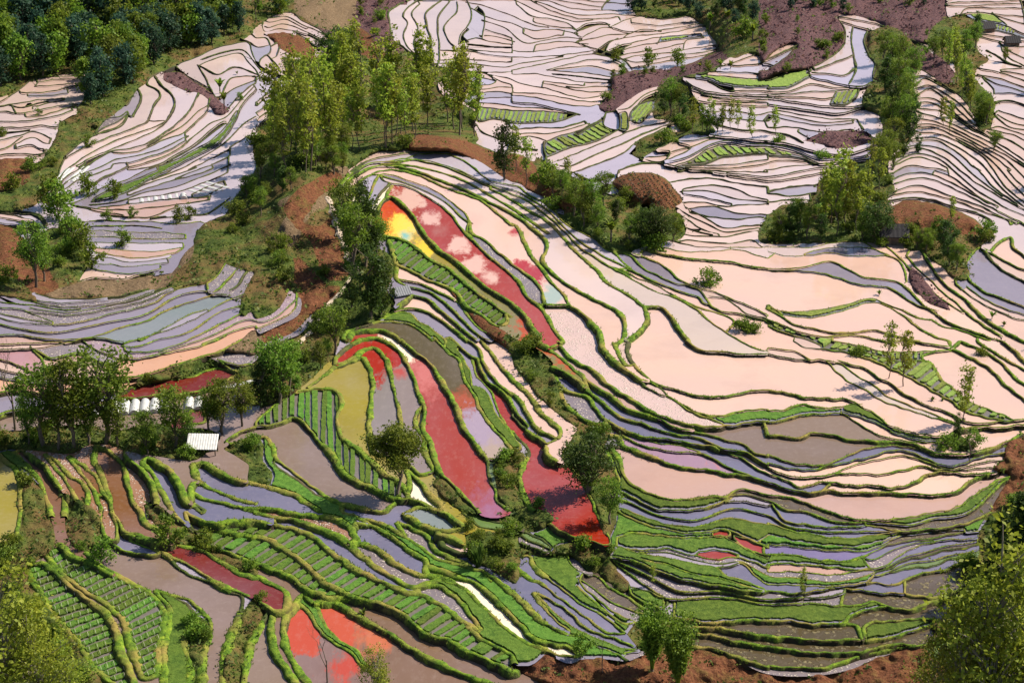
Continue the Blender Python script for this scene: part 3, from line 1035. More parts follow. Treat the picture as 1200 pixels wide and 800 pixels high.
def resample(P, step=2.0):
    d = np.r_[0, np.cumsum(np.hypot(*np.diff(P, axis=0).T))]
    n = max(3, int(d[-1] / step) + 1); s = np.linspace(0, d[-1], n)
    return np.c_[np.interp(s, d, P[:, 0]), np.interp(s, d, P[:, 1])]

def parse_lines():
    out = []; c = r = 0; pend = 0
    for ln in LINES.strip().splitlines():
        ln = ln.strip()
        if not ln: continue
        if ln[0] == 'T':
            c, r = map(int, ln[1:].split()); continue
        if ln[0] == '*':
            pend = int(ln[1:]); continue
        v = list(map(float, ln.split()))
        pts = [(300 * c + 2.5 * v[i], 200 * r + 2.5 * v[i + 1]) for i in range(0, len(v), 2)]
        L = resample(spline(pts))
        if pend:
            A = out[-1]; m = 60; s = np.linspace(0, 1, m)
            pa = np.c_[np.interp(s, np.linspace(0, 1, len(A)), A[:, 0]), np.interp(s, np.linspace(0, 1, len(A)), A[:, 1])]
            pb = np.c_[np.interp(s, np.linspace(0, 1, len(L)), L[:, 0]), np.interp(s, np.linspace(0, 1, len(L)), L[:, 1])]
            for q in range(pend):
                t = (q + 1) / (pend + 1)
                ph = rng.uniform(0, 6.28); tt = t + (0.28 / (pend + 1)) * np.sin(s * rng.uniform(4, 9) + ph)
                a, b = sorted((rng.choice((0, 0, 0.12, 0.3)), rng.choice((1, 1, 0.9, 0.7))))
                k = (s >= a) & (s <= b)
                out.append(resample((pa * (1 - tt[:, None]) + pb * tt[:, None])[k]))
            pend = 0
        out.append(L)
    return out

def inside(P, X, Y):
    P = np.asarray(P); res = np.zeros(X.shape, bool); n = len(P)
    for i in range(n):
        x1, y1 = P[i]; x2, y2 = P[(i + 1) % n]
        if y1 == y2: continue
        c = ((y1 > Y) != (y2 > Y)) & (X < (x2 - x1) * (Y - y1) / (y2 - y1) + x1)
        res ^= c
    return res

LT = {'E': 1, 'D': 2, 'L': 3, 'F': 4, 'N': 5}
GS = 4                                             # terrain grid step in photo px
gx = np.arange(-MX, 1200 + MX + 1, GS); gy = np.arange(-MY, 800 + MY + 1, GS)
land = np.zeros((RH, RW), np.int8)
yy, xx = np.mgrid[0:RH, 0:RW]
XX = xx / SC - MX; YY = yy / SC - MY
for ln in LANDS.strip().splitlines():
    t = ln.split(); c, r = int(t[1]), int(t[2]); v = list(map(float, t[3:]))
    P = spline([(300 * c + 2.5 * v[i], 200 * r + 2.5 * v[i + 1]) for i in range(0, len(v), 2)] + [(300 * c + 2.5 * v[0], 200 * r + 2.5 * v[1])], 5)
    x0, y0 = P.min(0); x1, y1 = P.max(0)
    i0, i1 = max(0, int((x0 + MX) * SC)), min(RW, int((x1 + MX) * SC) + 2); j0, j1 = max(0, int((y0 + MY) * SC)), min(RH, int((y1 + MY) * SC) + 2)
    if i1 <= i0 or j1 <= j0: continue
    m = inside(P, XX[j0:j1, i0:i1], YY[j0:j1, i0:i1])
    land[j0:j1, i0:i1][m] = LT[t[0]]

land[((XX < -14) | (XX > 1214) | (YY < -14) | (YY > 814)) & (land == 0)] = 3
landq = land > 0
LINE = parse_lines()
allp = [L.copy() for L in LINE]
NEW = []
occ = np.full((RH // 2, RW // 2), -1, np.int32)     # coarse map of who passes where, 1 photo px per cell
for i, L in enumerate(allp):
    D = resample(L, 0.5); ix = np.round(D[:, 0] + MX).astype(int); iy = np.round(D[:, 1] + MY).astype(int)
    k = (ix >= 1) & (ix < RW // 2 - 1) & (iy >= 1) & (iy < RH // 2 - 1); occ[iy[k], ix[k]] = i; occ[iy[k], ix[k] + 1] = i
for i, L in enumerate(LINE):                       # close gaps, run lines out past the frame
    others = np.vstack([allp[j] for j in range(len(allp)) if j != i])
    ends = []
    for e, ref in ((0, min(5, len(L) - 1)), (-1, max(-6, -len(L)))):
        p = L[e]; d = L[e] - L[ref]; d = d / (np.hypot(*d) + 1e-9); ext = None
        if p[0] < 5 or p[0] > 1195 or p[1] < 4 or p[1] > 795:
            ext = p + d * np.linspace(2, 110, 40)[:, None]
        else:
            dd = np.hypot(*(others - p).T); j = int(dd.argmin())
            if dd[j] < 7:
                if dd[j] > 0.3: n = max(1, int(dd[j] / 2)); ext = p + (others[j] - p) * np.linspace(0, 1, n + 1)[1:, None]
            else:
                best = 34.0; bd = None
                for turn in (0, 14, -14, 28, -28, 45, -45, 65, -65):
                    c_, s_ = math.cos(R(turn)), math.sin(R(turn)); v = np.array([d[0] * c_ - d[1] * s_, d[0] * s_ + d[1] * c_])
                    for r_ in range(3, 34):
                        q = p + v * r_; ix, iy = int(round(q[0] + MX)), int(round(q[1] + MY))
                        if not (0 <= ix < RW // 2 and 0 <= iy < RH // 2): break
                        hit = (occ[iy, ix] >= 0 and occ[iy, ix] != i) or landq[iy * 2, ix * 2] or not (0 <= q[0] < 1200 and 0 <= q[1] < 800)
                        if hit:
                            if r_ * (1 + abs(turn) / 90) < best: best = r_ * (1 + abs(turn) / 90); bd = (v, r_ + 0.8)
                            break
                if bd is not None: ext = p + bd[0] * np.linspace(0, bd[1], max(2, int(bd[1] / 2)))[1:, None]
        ends.append(ext)
    seg = [L]
    if ends[0] is not None: seg.insert(0, ends[0][::-1])
    if ends[1] is not None: seg.append(ends[1])
    NEW.append(resample(np.vstack(seg)))
LINE = NEW
for L in LINE:                                     # a hand-dug wobble
    n = len(L)
    if n > 8:
        amp = 0.55 + 0.45 * (L[:, 1] > 420); k = np.zeros(n)
        for w in (9, 17, 31): k += np.sin(np.arange(n) * 6.283 / w + rng.uniform(0, 6.28)) * rng.uniform(.2, .5)
        T = np.gradient(L, axis=0); T /= (np.hypot(*T.T)[:, None] + 1e-9)
        fade = np.minimum(1, np.minimum(np.arange(n), np.arange(n)[::-1]) / 6.0)
        L += np.c_[-T[:, 1], T[:, 0]] * (k * fade * amp)[:, None]

free = land == 0
for L in LINE:
    D = resample(L, 0.4); ix = np.round((D[:, 0] + MX) * SC).astype(int); iy = np.round((D[:, 1] + MY) * SC).astype(int)
    for dx in (-1, 0, 1):
        for dy in (-1, 0, 1):
            k = (ix + dx >= 0) & (ix + dx < RW) & (iy + dy >= 0) & (iy + dy < RH)
            free[iy[k] + dy, ix[k] + dx] = False

for q in (-14, 14 + 1200):
    free[:, int((q + MX) * SC)] = False
for q in (-14, 14 + 800):
    free[int((q + MY) * SC), :] = False

def label(mask):
    H, Wd = mask.shape; par = []
    def find(a):
        while par[a] != a:
            par[a] = par[par[a]]; a = par[a]
        return a
    rows = []; prev = []
    for y in range(H):
        d = np.diff(np.r_[0, mask[y].astype(np.int8), 0]); s = np.nonzero(d == 1)[0]; e = np.nonzero(d == -1)[0]
        cur = []; j = 0
        for a, b in zip(s.tolist(), e.tolist()):
            lab = -1
            while j < len(prev) and prev[j][1] <= a: j += 1
            q = j
            while q < len(prev) and prev[q][0] < b:
                f = find(prev[q][2])
                if lab < 0: lab = f
                elif f != lab: par[f] = lab
                q += 1
            if lab < 0:
                lab = len(par); par.append(lab)
            cur.append((a, b, lab))
        rows.append(cur); prev = cur
    lab = np.zeros((H, Wd), np.int32); ids = {}
    for y, cur in enumerate(rows):
        for a, b, l in cur:
            f = find(l); lab[y, a:b] = ids.setdefault(f, len(ids) + 1)
    return lab, len(ids)

lab, nlab = label(free)
def seed_px():
    for ln in SEEDS.strip().splitlines():
        t = ln.split('|')[0].split(); yield t[0], 300 * int(t[1]) + 2.5 * float(t[3]), 200 * int(t[2]) + 2.5 * float(t[4])
taken = set(int(lab[int((y + MY) * SC), int((x + MX) * SC)]) for t_, x, y in seed_px() if t_ not in ('V', 'P', 'K'))
ar0 = np.bincount(lab.ravel(), minlength=nlab + 1)
for l in range(1, nlab + 1):                       # wide terraces far off carry a lesser bund along their middle
    if l in taken or ar0[l] < 900: continue
    ys, xs = np.nonzero(lab == l)
    mx_, my_ = xs.mean() / SC - MX, ys.mean() / SC - MY
    lim = 8.5 if my_ < 200 else 10 if my_ < 290 else 11 if (mx_ > 620 and my_ > 570) or (mx_ < 345 and my_ < 440) else 0
    if not lim or mx_ > 1215 or mx_ < -15 or my_ < -14 or my_ > 810: continue
    if xs.max() - xs.min() < 1.4 * (ys.max() - ys.min()) * (0.8 if my_ < 200 else 1): continue
    best = []; run = []; last = None
    o_ = np.lexsort((ys, xs)); xs, ys = xs[o_], ys[o_]; cut = np.searchsorted(xs, np.arange(xs.min(), xs.max() + 2))
    t0 = rng.uniform(.42, .58); f0 = rng.uniform(.02, .05); p0 = rng.uniform(0, 6)
    for q in range(len(cut) - 1):
        yc = ys[cut[q]:cut[q + 1]]; xq = xs.min() + q
        if len(yc):
            br = np.nonzero(np.diff(yc) > 1)[0]; st = np.r_[0, br + 1]; en = np.r_[br, len(yc) - 1]; m = int((en - st).argmax()); u, v = yc[st[m]], yc[en[m]]
            tt = t0 + .12 * math.sin(f0 * xq + p0); ym = u * (1 - tt) + v * tt
            if v - u > 5 and (last is None or abs(ym - last) < 10):
                run.append((xq / SC - MX, ym / SC - MY, (v - u) / SC)); last = ym; continue
        if len(run) > len(best): best = run
        run = []; last = None
    if len(run) > len(best): best = run
    if len(best) < 40: continue
    Bq = np.array(best); wide = Bq[:, 2].max()
    if np.percentile(Bq[:, 2], 75) < lim: continue
    Lq = Bq[::8, :2]
    for _ in range(3):
        k_ = Lq.copy(); k_[1:-1] = (Lq[:-2] + 2 * Lq[1:-1] + Lq[2:]) / 4; Lq = k_
    if len(Lq) < 4: continue
    d0 = Lq[0] - Lq[2]; d1 = Lq[-1] - Lq[-3]
    Lq = np.vstack([Lq[0] + d0 / (np.hypot(*d0) + 1e-6) * 5, Lq, Lq[-1] + d1 / (np.hypot(*d1) + 1e-6) * 5])
    LINE.append(resample(Lq))
    D = resample(Lq, 0.4); ix = np.round((D[:, 0] + MX) * SC).astype(int); iy = np.round((D[:, 1] + MY) * SC).astype(int)
    for dx in (-1, 0, 1):
        for dy in (-1, 0, 1):
            k = (ix + dx >= 0) & (ix + dx < RW) & (iy + dy >= 0) & (iy + dy < RH); free[iy[k] + dy, ix[k] + dx] = False
lab, nlab = label(free)
area = np.bincount(lab.ravel(), minlength=nlab + 1)
small = area < 70; small[0] = False
lab[small[lab]] = 0
keep = [i for i in range(1, nlab + 1) if not small[i]]
remap = np.zeros(nlab + 1, np.int32)
for q, i in enumerate(keep): remap[i] = q + 1
lab = remap[lab]; NR = len(keep)
area = np.bincount(lab.ravel(), minlength=NR + 1).astype(float)
cx = np.bincount(lab.ravel(), XX.ravel(), NR + 1) / np.maximum(area, 1); cy = np.bincount(lab.ravel(), YY.ravel(), NR + 1) / np.maximum(area, 1)

# ---------------------------------------------------------------- elevation of the hillside
RIDGE = np.array([(-80, 250), (150, 262), (230, 250), (290, 205), (340, 180), (380, 175), (430, 172), (480, 160), (560, 166), (610, 192), (650, 215), (710, 250), (790, 290), (860, 285), (960, 280), (1060, 262), (1280, 230)], float)
def prior(x, y):
    """elevation (m) of the hillside seen at a pixel: one spur rising away, a lower valley side behind its crest"""
    x = np.asarray(x, float); y = np.asarray(y, float)
    zn = np.interp(y, [-60, 160, 300, 400, 500, 600, 700, 860], [36, 34.8, 33, 31.4, 29.6, 28, 26.2, 23.5])
    zn = zn - 2.0 * np.clip((320 - x) / 320, 0, 1.2) * np.clip((520 - y) / 200, 0, 1.3)
    zf = np.interp(y, [-60, 0, 100, 200, 300], [24, 23, 24, 26, 28])
    zr = np.interp(y, [-60, 0, 100, 200, 300], [36, 35, 34, 33.5, 33.5])
    k = np.clip((x - 700) / 260, 0, 1); k = k * k * (3 - 2 * k); zf = zf * (1 - k) + zr * k
    zl = np.interp(y, [-60, 0, 100, 200, 300], [33, 32, 30.5, 29.5, 30]); k = np.clip((330 - x) / 160, 0, 1); zf = zf * (1 - k) + zl * k
    ry = np.interp(x, RIDGE[:, 0], RIDGE[:, 1]); s = np.clip((ry - y + 4) / 26, 0, 1); s = s * s * (3 - 2 * s)
    wide = np.clip((ry - y + 20) / 110, 0, 1); wide = wide * wide * (3 - 2 * wide)
    edge = np.clip(np.maximum((270 - x) / 90, (x - 690) / 110), 0, 1); s = s * (1 - edge) + wide * edge
    return zn * (1 - s) + zf * s

zreg = np.zeros(NR + 1)
sub = lab[::3, ::3]
PZ = prior(XX[::3, ::3], YY[::3, ::3])
a3 = np.bincount(sub.ravel(), minlength=NR + 1); zreg = np.bincount(sub.ravel(), PZ.ravel(), NR + 1) / np.maximum(a3, 1)
def at(arr, x, y):
    ix = np.clip(np.round((x + MX) * SC).astype(int), 0, RW - 1); iy = np.clip(np.round((y + MY) * SC).astype(int), 0, RH - 1)
    return arr[iy, ix]
SIDES = []
pairs = {}
for L in LINE:
    T = np.gradient(L, axis=0); T /= (np.hypot(*T.T)[:, None] + 1e-9); N = np.c_[T[:, 1], -T[:, 0]]
    A = np.zeros(len(L), int); B = np.zeros(len(L), int)
    for off in (1.6, 2.6, 4.0):
        la = at(lab, *(L + N * off).T); A = np.where(A == 0, la, A)
        lb = at(lab, *(L - N * off).T); B = np.where(B == 0, lb, B)
    SIDES.append((A, B, N))
    for a, b, n in zip(A.tolist(), B.tolist(), N[:, 1].tolist()):
        if a and b and a != b:
            k = (a, b) if a < b else (b, a); s = -n if a < b else n
            v = pairs.setdefault(k, [0, 0.0]); v[0] += 1; v[1] += s
per = np.zeros(NR + 1)
for A, B, _ in SIDES:
    per += np.bincount(A, minlength=NR + 1) + np.bincount(B, minlength=NR + 1)
thick = np.clip(2 * (area / 4) / np.maximum(per * 2.0, 12), 2.5, 40); thick[0] = 14
zs = zreg.copy(); boost = {}
for it in range(6):                                # even steps; big residual steps get pulled harder each round
    AM = np.zeros((NR, NR)); rhs = np.zeros(NR)
    for key, (w, s) in pairs.items():
        a, b = key
        if abs(zreg[a] - zreg[b]) > 12: continue
        step = min(0.42, max(0.10, 0.024 * min(thick[a], thick[b]))) * max(-1, min(1, s / w * 1.6))
        if it: boost[key] = min(60.0, boost.get(key, 1.0) * (1 + 0.6 * max(0.0, abs(zs[a] - zs[b]) - 0.6) ** 2 * 4))
        wt = max(w, 6) * boost.get(key, 1.0)
        i, j = a - 1, b - 1
        AM[i, i] += wt; AM[j, j] += wt; AM[i, j] -= wt; AM[j, i] -= wt; rhs[i] += wt * step; rhs[j] -= wt * step
    for i in range(NR):
        lam = 0.15 + 0.0004 * area[i + 1]
        AM[i, i] += lam; rhs[i] += lam * zreg[i + 1]
    zs = np.r_[0, np.linalg.solve(AM, rhs)]

# ground grid: pushed below every paddy, smoothly joined on open slopes
GX, GY = np.meshgrid(gx.astype(float), gy.astype(float))
gl = at(lab, GX, GY); gland = at(land, GX, GY)
gp = prior(GX, GY)
dz = np.where(gl > 0, zs[gl] - gp, 0.0); known = gl > 0
cur = dz.copy(); wgt = known.astype(float)
for it in range(420):
    p = np.pad(cur * wgt, 1, mode='edge'); q = np.pad(wgt, 1, mode='edge')
    sw = q[:-2, 1:-1] + q[2:, 1:-1] + q[1:-1, :-2] + q[1:-1, 2:]
    sv = p[:-2, 1:-1] + p[2:, 1:-1] + p[1:-1, :-2] + p[1:-1, 2:]
    nv = sv / np.maximum(sw, 1e-6)
    cur = np.where(known, dz, np.where(sw > 0, nv, 0)); wgt = np.where(known, 1.0, (sw > 0).astype(float))
gz = gp + cur
def fine(a):
    for ax in (0, 1):
        a = np.moveaxis(a, ax, 0); o_ = np.empty((2 * a.shape[0] - 1,) + a.shape[1:]); o_[::2] = a; o_[1::2] = (a[1:] + a[:-1]) / 2; a = np.moveaxis(o_, 0, ax)
    return a
land_z = gp + cur - 0.0
GS = 2; gx = np.arange(gx[0], gx[-1] + 1, GS); gy = np.arange(gy[0], gy[-1] + 1, GS)
gz = fine(land_z); GX, GY = np.meshgrid(gx.astype(float), gy.astype(float))
gl = at(lab, GX, GY); gland = at(land, GX, GY); gz = np.where(gl > 0, zs[gl], gz)
rough = np.zeros_like(gz)
for f_, a_ in ((0.045, .5), (0.11, .3), (0.23, .22)):
    rough += a_ * np.sin(GX * f_ + 2.1 * np.sin(GY * f_ * .7) + f_ * 90) * np.sin(GY * f_ * 1.3 + 1.7 * np.sin(GX * f_ * .8))
for (mx_, my_, ra, rb, am) in ((760, 222, 44, 22, 2.2), (1095, 255, 60, 18, 1.6), (345, 235, 30, 40, 2.0), (905, 70, 40, 26, 1.5), (700, 92, 50, 16, 2), (520, 178, 60, 16, 1.5)):
    rough += am / 0.8 * np.exp(-((GX - mx_) / ra) ** 2 - ((GY - my_) / rb) ** 2)
gz = np.where(gl > 0, gz - 0.55, gz + rough * np.where(gland > 0, 0.8, 0.1) + np.where(gland > 0, 0.1, -0.3))
for _ in range(2):
    p = np.pad(gz, 1, mode='edge'); gz = (p[:-2, 1:-1] + p[2:, 1:-1] + p[1:-1, :-2] + p[1:-1, 2:] + 2 * gz) / 6
def ground(x, y):
    fx = np.clip((np.asarray(x, float) + MX) / GS, 0, len(gx) - 1.001); fy = np.clip((np.asarray(y, float) + MY) / GS, 0, len(gy) - 1.001)
    i = fx.astype(int); j = fy.astype(int); u = fx - i; v = fy - j
    return (gz[j, i] * (1 - u) + gz[j, i + 1] * u) * (1 - v) + (gz[j + 1, i] * (1 - u) + gz[j + 1, i + 1] * u) * v
print('regions', NR, 'lines', len(LINE), 'largest', [(int(cx[i]), int(cy[i]), int(area[i] / 4)) for i in np.argsort(-area[1:])[:12] + 1])
# ---------------------------------------------------------------- materials in use
M_GROUND = None
def ground_mat():
    k = NT('hillside_ground'); p = k.pos()
    at_ = k.n('VertexColor', layer_name='soil').outputs['Color']
    sep = k.n('SeparateColor'); k.l(at_, sep.inputs[0])
    n1 = k.noise(p, 0.55, 6, 0.75); n2 = k.noise(p, 0.11, 4, 0.65); n3 = k.noise(p, 2.2, 4, 0.7)
    nn = k.math('MULTIPLY_ADD', n1, 0.75, -0.375)
    def edge(ch): return k.ramp(k.math('ADD', sep.outputs[ch], nn), [(0.36, 0.0), (0.62, 1.0)])
    grass = k.ramp(n1, [(0.28, (0.018, 0.03, 0.008)), (0.44, (0.05, 0.08, 0.016)), (0.58, (0.10, 0.125, 0.025)), (0.75, (0.19, 0.15, 0.055))])
    grass = k.mix(k.ramp(n2, [(0.45, 0.0), (0.6, 0.7)]), grass, (0.16, 0.085, 0.04))
    red = k.ramp(n3, [(0.3, (0.05, 0.022, 0.012)), (0.5, (0.145, 0.056, 0.027)), (0.74, (0.26, 0.11, 0.055))])
    red = k.mix(k.ramp(n1, [(0.5, 0.0), (0.66, 0.5)]), red, (0.11, 0.12, 0.025))
    burnt = k.ramp(n3, [(0.3, (0.035, 0.02, 0.025)), (0.52, (0.12, 0.065, 0.07)), (0.75, (0.22, 0.11, 0.09))])
    c = k.mix(edge(0), grass, red); c = k.mix(edge(1), c, burnt)
    dry = k.ramp(n3, [(0.3, (0.09, 0.06, 0.035)), (0.55, (0.19, 0.13, 0.075)), (0.75, (0.26, 0.19, 0.12))])
    c = k.mix(edge(2), c, dry)
    k.l(c, k.b.inputs['Base Color']); k.b.inputs['Roughness'].default_value = 0.95; k.b.inputs['Specular IOR Level'].default_value = 0.1
    k.bump(k.math('ADD', n1, k.math('MULTIPLY', n3, 0.5)), 1.0, 0.5)
    return k.m
M_GROUND = ground_mat()
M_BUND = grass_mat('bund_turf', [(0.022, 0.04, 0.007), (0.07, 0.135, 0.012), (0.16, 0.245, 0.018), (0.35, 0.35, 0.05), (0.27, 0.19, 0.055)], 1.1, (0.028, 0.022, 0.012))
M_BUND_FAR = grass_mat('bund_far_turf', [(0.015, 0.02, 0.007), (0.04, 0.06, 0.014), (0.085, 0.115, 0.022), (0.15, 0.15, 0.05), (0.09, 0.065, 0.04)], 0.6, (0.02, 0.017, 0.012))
M_BED = grass_mat('seedling_green', [(0.025, 0.07, 0.01), (0.055, 0.125, 0.016), (0.10, 0.19, 0.026), (0.17, 0.25, 0.045), (0.085, 0.16, 0.02)], 1.6, vary=True)
M_BEDL = grass_mat('young_seedling_green', [(0.08, 0.13, 0.025), (0.14, 0.21, 0.04), (0.21, 0.28, 0.06), (0.28, 0.33, 0.10), (0.16, 0.23, 0.05)], 1.4, vary=True)
M_WATER = water_mat('paddy_water')
M_SCUM = water_mat('algae_water', scum=True)
M_SPECK = water_mat('stubble_water', speck=(3.2, 0.44, (0.52, 0.45, 0.39)))
M_DRY = water_mat('dug_soil', speck=(1.6, 0.40, (0.17, 0.14, 0.07)))
TYPE = {'GL': (.42, .335, .285), 'P': (.54, .36, .285), 'V': (.19, .165, .21), 'G': (.17, .118, .085), 'R': (.23, .016, .004), 'M': (.40, .25, .20), 'MR': (.12, .014, .009),
        'Y': (.22, .18, .022), 'OL': (.07, .052, .01), 'C': (.72, .62, .46), 'T': (.15, .175, .175), 'SA': (.47, .26, .165), 'BR': (.15, .07, .03), 'MP': (.34, .18, .19),
        'K': (.17, .14, .15), 'KV': (.28, .19, .22), 'KB': (.24, .12, .065), 'KS': (.52, .37, .33), 'N': (.07, .052, .024), 'S': (.18, .17, .22), 'B': (.115, .10, .08),
        'RG1': (.17, .145, .14), 'RG2': (.18, .145, .14), 'RC': (.25, .03, .015), 'YR': (.15, .13, .03), 'RP': (.27, .03, .016), 'PK': (.53, .345, .29),
        'PR1': (.16, .10, .09), 'PR2': (.16, .098, .07), 'VR': (.25, .155, .21), 'VB': (.14, .115, .24), 'GB': (.145, .09, .055)}
BLOBS = {  # stains in the water: photo px, radius px, softness px, colour
    'RG1': [(437, 424, 24, 5, (.26, .022, .015))], 'RG2': [(415, 418, 32, 5, (.26, .022, .015)), (450, 412, 26, 5, (.26, .022, .015)), (470, 437, 8, 5, (.32, .06, .05))],
    'RC': [(500, 440, 22, 12, (.40, .12, .11)), (474, 408, 20, 5, (.70, .56, .44)), (455, 396, 12, 4, (.70, .56, .44)), (570, 602, 24, 14, (.24, .10, .17))],
    'OL': [(545, 470, 20, 9, (.27, .06, .025)), (563, 505, 30, 10, (.27, .21, .28)), (580, 530, 16, 8, (.30, .23, .20))],
    'YR': [(455, 262, 42, 6, (.50, .10, .02)), (462, 244, 16, 8, (.40, .045, .02)), (472, 270, 20, 6, (.68, .47, .07)), (448, 268, 8, 5, (.55, .22, .03)), (476, 275, 7, 5, (.18, .36, .32)), (500, 290, 14, 6, (.62, .42, .02)), (522, 305, 14, 6, (.22, .17, .02)), (548, 322, 22, 7, (.16, .16, .03)), (650, 395, 40, 7, (.34, .06, .02))],
    'RP': [(478, 232, 20, 5, (.50, .31, .265)), (505, 256, 11, 4, (.50, .30, .26)), (538, 288, 12, 4, (.52, .32, .275)), (556, 312, 14, 4, (.52, .32, .275)), (575, 325, 8, 4, (.52, .32, .275)), (515, 270, 9, 5, (.28, .075, .06))],
    'PK': [(612, 312, 11, 3, (.32, .03, .035)), (626, 324, 13, 4, (.30, .035, .045)), (603, 272, 6, 3, (.34, .05, .055)), (648, 346, 15, 6, (.27, .33, .31))],
    'PR1': [(343, 733, 32, 5, (.36, .06, .036)), (405, 776, 15, 5, (.34, .055, .04))], 'PR2': [(390, 735, 38, 7, (.37, .07, .038)), (440, 740, 20, 8, (.38, .11, .055))],
    'VR': [(640, 520, 16, 6, (.34, .065, .06)), (845, 520, 20, 5, (.38, .15, .15))]}
BMAT = {}
def type_mat(t, z):
    if t in BLOBS:
        if t not in BMAT:
            bl = []
            for (x, y, r_, s_, c) in BLOBS[t]:
                wx, wy = unproj(x, y, z); k = pxm(x, y, z); bl.append((wx, wy * 0.42, r_ / k, .9 * s_ / k, c, 4.2 * r_ / k))
            BMAT[t] = water_mat('stained_water_' + t.lower(), blobs=bl, scum=True)
            for n in BMAT[t].node_tree.nodes:
                if n.bl_idname == 'ShaderNodeMapping': n.inputs['Scale'].default_value = (1, 0.42, 0)
        return BMAT[t]
    if t in ('K', 'KV', 'KB', 'KS'): return M_SPECK
    if t in ('R', 'MR', 'Y', 'OL', 'BR', 'SA'): return M_SCUM
    if t == 'N': return M_DRY
    return M_WATER

# ---------------------------------------------------------------- hillside sheet
ex = np.r_[-2600, -1200, -500, -200, gx, 1400, 1700, 2400, 3800]; ey = np.r_[-440, -380, -300, -200, -120, gy, 960, 1100, 1400]
px_, py_ = np.meshgrid(ex.astype(float), ey.astype(float))
gzE = np.pad(gz, ((5, 3), (4, 4)), mode='edge')
wx, wy = unproj(px_, py_, gzE)
nx_, ny_ = len(ex), len(ey)
V = np.c_[wx.ravel(), wy.ravel(), gzE.ravel()]
idx = np.arange(nx_ * ny_).reshape(ny_, nx_)
Fc = np.c_[idx[1:, :-1].ravel(), idx[1:, 1:].ravel(), idx[:-1, 1:].ravel(), idx[:-1, :-1].ravel()]
hill = mesh_obj('hillside', V, Fc, M_GROUND, smooth=True); tag(hill, kind='structure')
gt = gland
def blur(a, n=2):
    for _ in range(n):
        p = np.pad(a, 1, mode='edge'); a = (p[:-2, 1:-1] + p[2:, 1:-1] + p[1:-1, :-2] + p[1:-1, 2:] + a) / 5
    return a
cols = np.stack([blur((gt == 1).astype(float)), blur((gt == 2).astype(float)), blur((gt == 5).astype(float)), np.ones_like(gz)], -1)
cols = np.pad(cols, ((5, 3), (4, 4), (0, 0)), mode='edge')
ca = hill.data.color_attributes.new('soil', 'FLOAT_COLOR', 'POINT'); ca.data.foreach_set('color', cols.reshape(-1))

# ---------------------------------------------------------------- paddies
seeds = {}
for ln in SEEDS.strip().splitlines():
    a, _, lbl = ln.partition('|'); t = a.split()
    x = 300 * int(t[1]) + 2.5 * float(t[3]); y = 200 * int(t[2]) + 2.5 * float(t[4])
    r_ = int(at(lab, np.array(x), np.array(y)))
    if not r_:
        for rad in (3, 6, 9):
            for an in range(8):
                r_ = r_ or int(at(lab, np.array(x + rad * math.cos(an * .785)), np.array(y + rad * math.sin(an * .785))))
    if not r_: print('seed lost', ln); continue
    if r_ in seeds: print('seed clash', ln, seeds[r_][0])
    seeds[r_] = (t[0], [float(v) for v in t[5:]], lbl)
h01 = lambda i: (math.sin(i * 12.9898) * 43758.5453) % 1.0
def default_type(i):
    x, y, q = cx[i], cy[i], h01(i)
    if x > 600 and 200 < y < 520 and area[i] > 3000: return 'P'
    if y < 200 or x > 820 and y < 470: return 'P' if q < 0.9 else 'V'
    if x < 345 and y < 470: return 'V' if q < .6 else ('M' if q < .8 else 'K')
    if y > 500 and x > 560: return ('V' if q < .36 else 'S' if q < .66 else 'K' if q < .85 else 'N') if y > 590 else ('P' if x > 880 else 'V' if q < .7 else 'S')
    if x < 620 and y > 420: return 'G' if q < .2 else ('V' if q < .62 else 'S' if q < .8 else 'KB')
    return 'P' if x > 600 else ('V' if q < 0.6 else 'P')

# region outlines, followed along pixel edges
pl = np.pad(lab, 1)
outl = {}
dv = np.nonzero(pl[:, 1:] != pl[:, :-1]); dh = np.nonzero(pl[1:, :] != pl[:-1, :])
def addedge(l, a, b): outl.setdefault(l, {}).setdefault(a, []).append(b)
for j, i in zip(dv[0].tolist(), dv[1].tolist()):
    L_, R_ = int(pl[j, i]), int(pl[j, i + 1])
    if L_: addedge(L_, (i + 1, j), (i + 1, j + 1))
    if R_: addedge(R_, (i + 1, j + 1), (i + 1, j))
for j, i in zip(dh[0].tolist(), dh[1].tolist()):
    U_, D_ = int(pl[j, i]), int(pl[j + 1, i])
    if U_: addedge(U_, (i + 1, j + 1), (i, j + 1))
    if D_: addedge(D_, (i, j + 1), (i + 1, j + 1))
def outline(l):
    nx = outl[l]; best = []
    while nx:
        st = next(iter(nx)); loop = [st]; c = st
        while True:
            q = nx[c]; n = q.pop()
            if not q: del nx[c]
            if n == st or n not in nx: break
            loop.append(n); c = n
        if len(loop) > len(best): best = loop
    P = np.array(best, float); P = (P - 1) / SC - np.array([MX, MY])
    n = len(P)
    for _ in range(3): P = (np.roll(P, 1, 0) + P * 2 + np.roll(P, -1, 0)) / 4
    st = 3 if n < 400 else 4
    if n / st > 10: P = P[::st]
    return P
def offset(P, d):
    T = np.roll(P, -1, 0) - np.roll(P, 1, 0); T /= (np.hypot(*T.T)[:, None] + 1e-9)
    return P + np.c_[-T[:, 1], T[:, 0]] * d
def sarea(P): return 0.5 * np.sum(P[:, 0] * np.roll(P[:, 1], -1) - np.roll(P[:, 0], -1) * P[:, 1])
def clip(P, n, c):                        # keep dot(p, n) <= c
    out = []; m = len(P)
    for i in range(m):
        a, b = P[i], P[(i + 1) % m]; da, db = a @ n - c, b @ n - c
        if da <= 0: out.append(a)
        if (da < 0 < db) or (db < 0 < da): out.append(a + (b - a) * (da / (da - db)))
    return np.array(out)
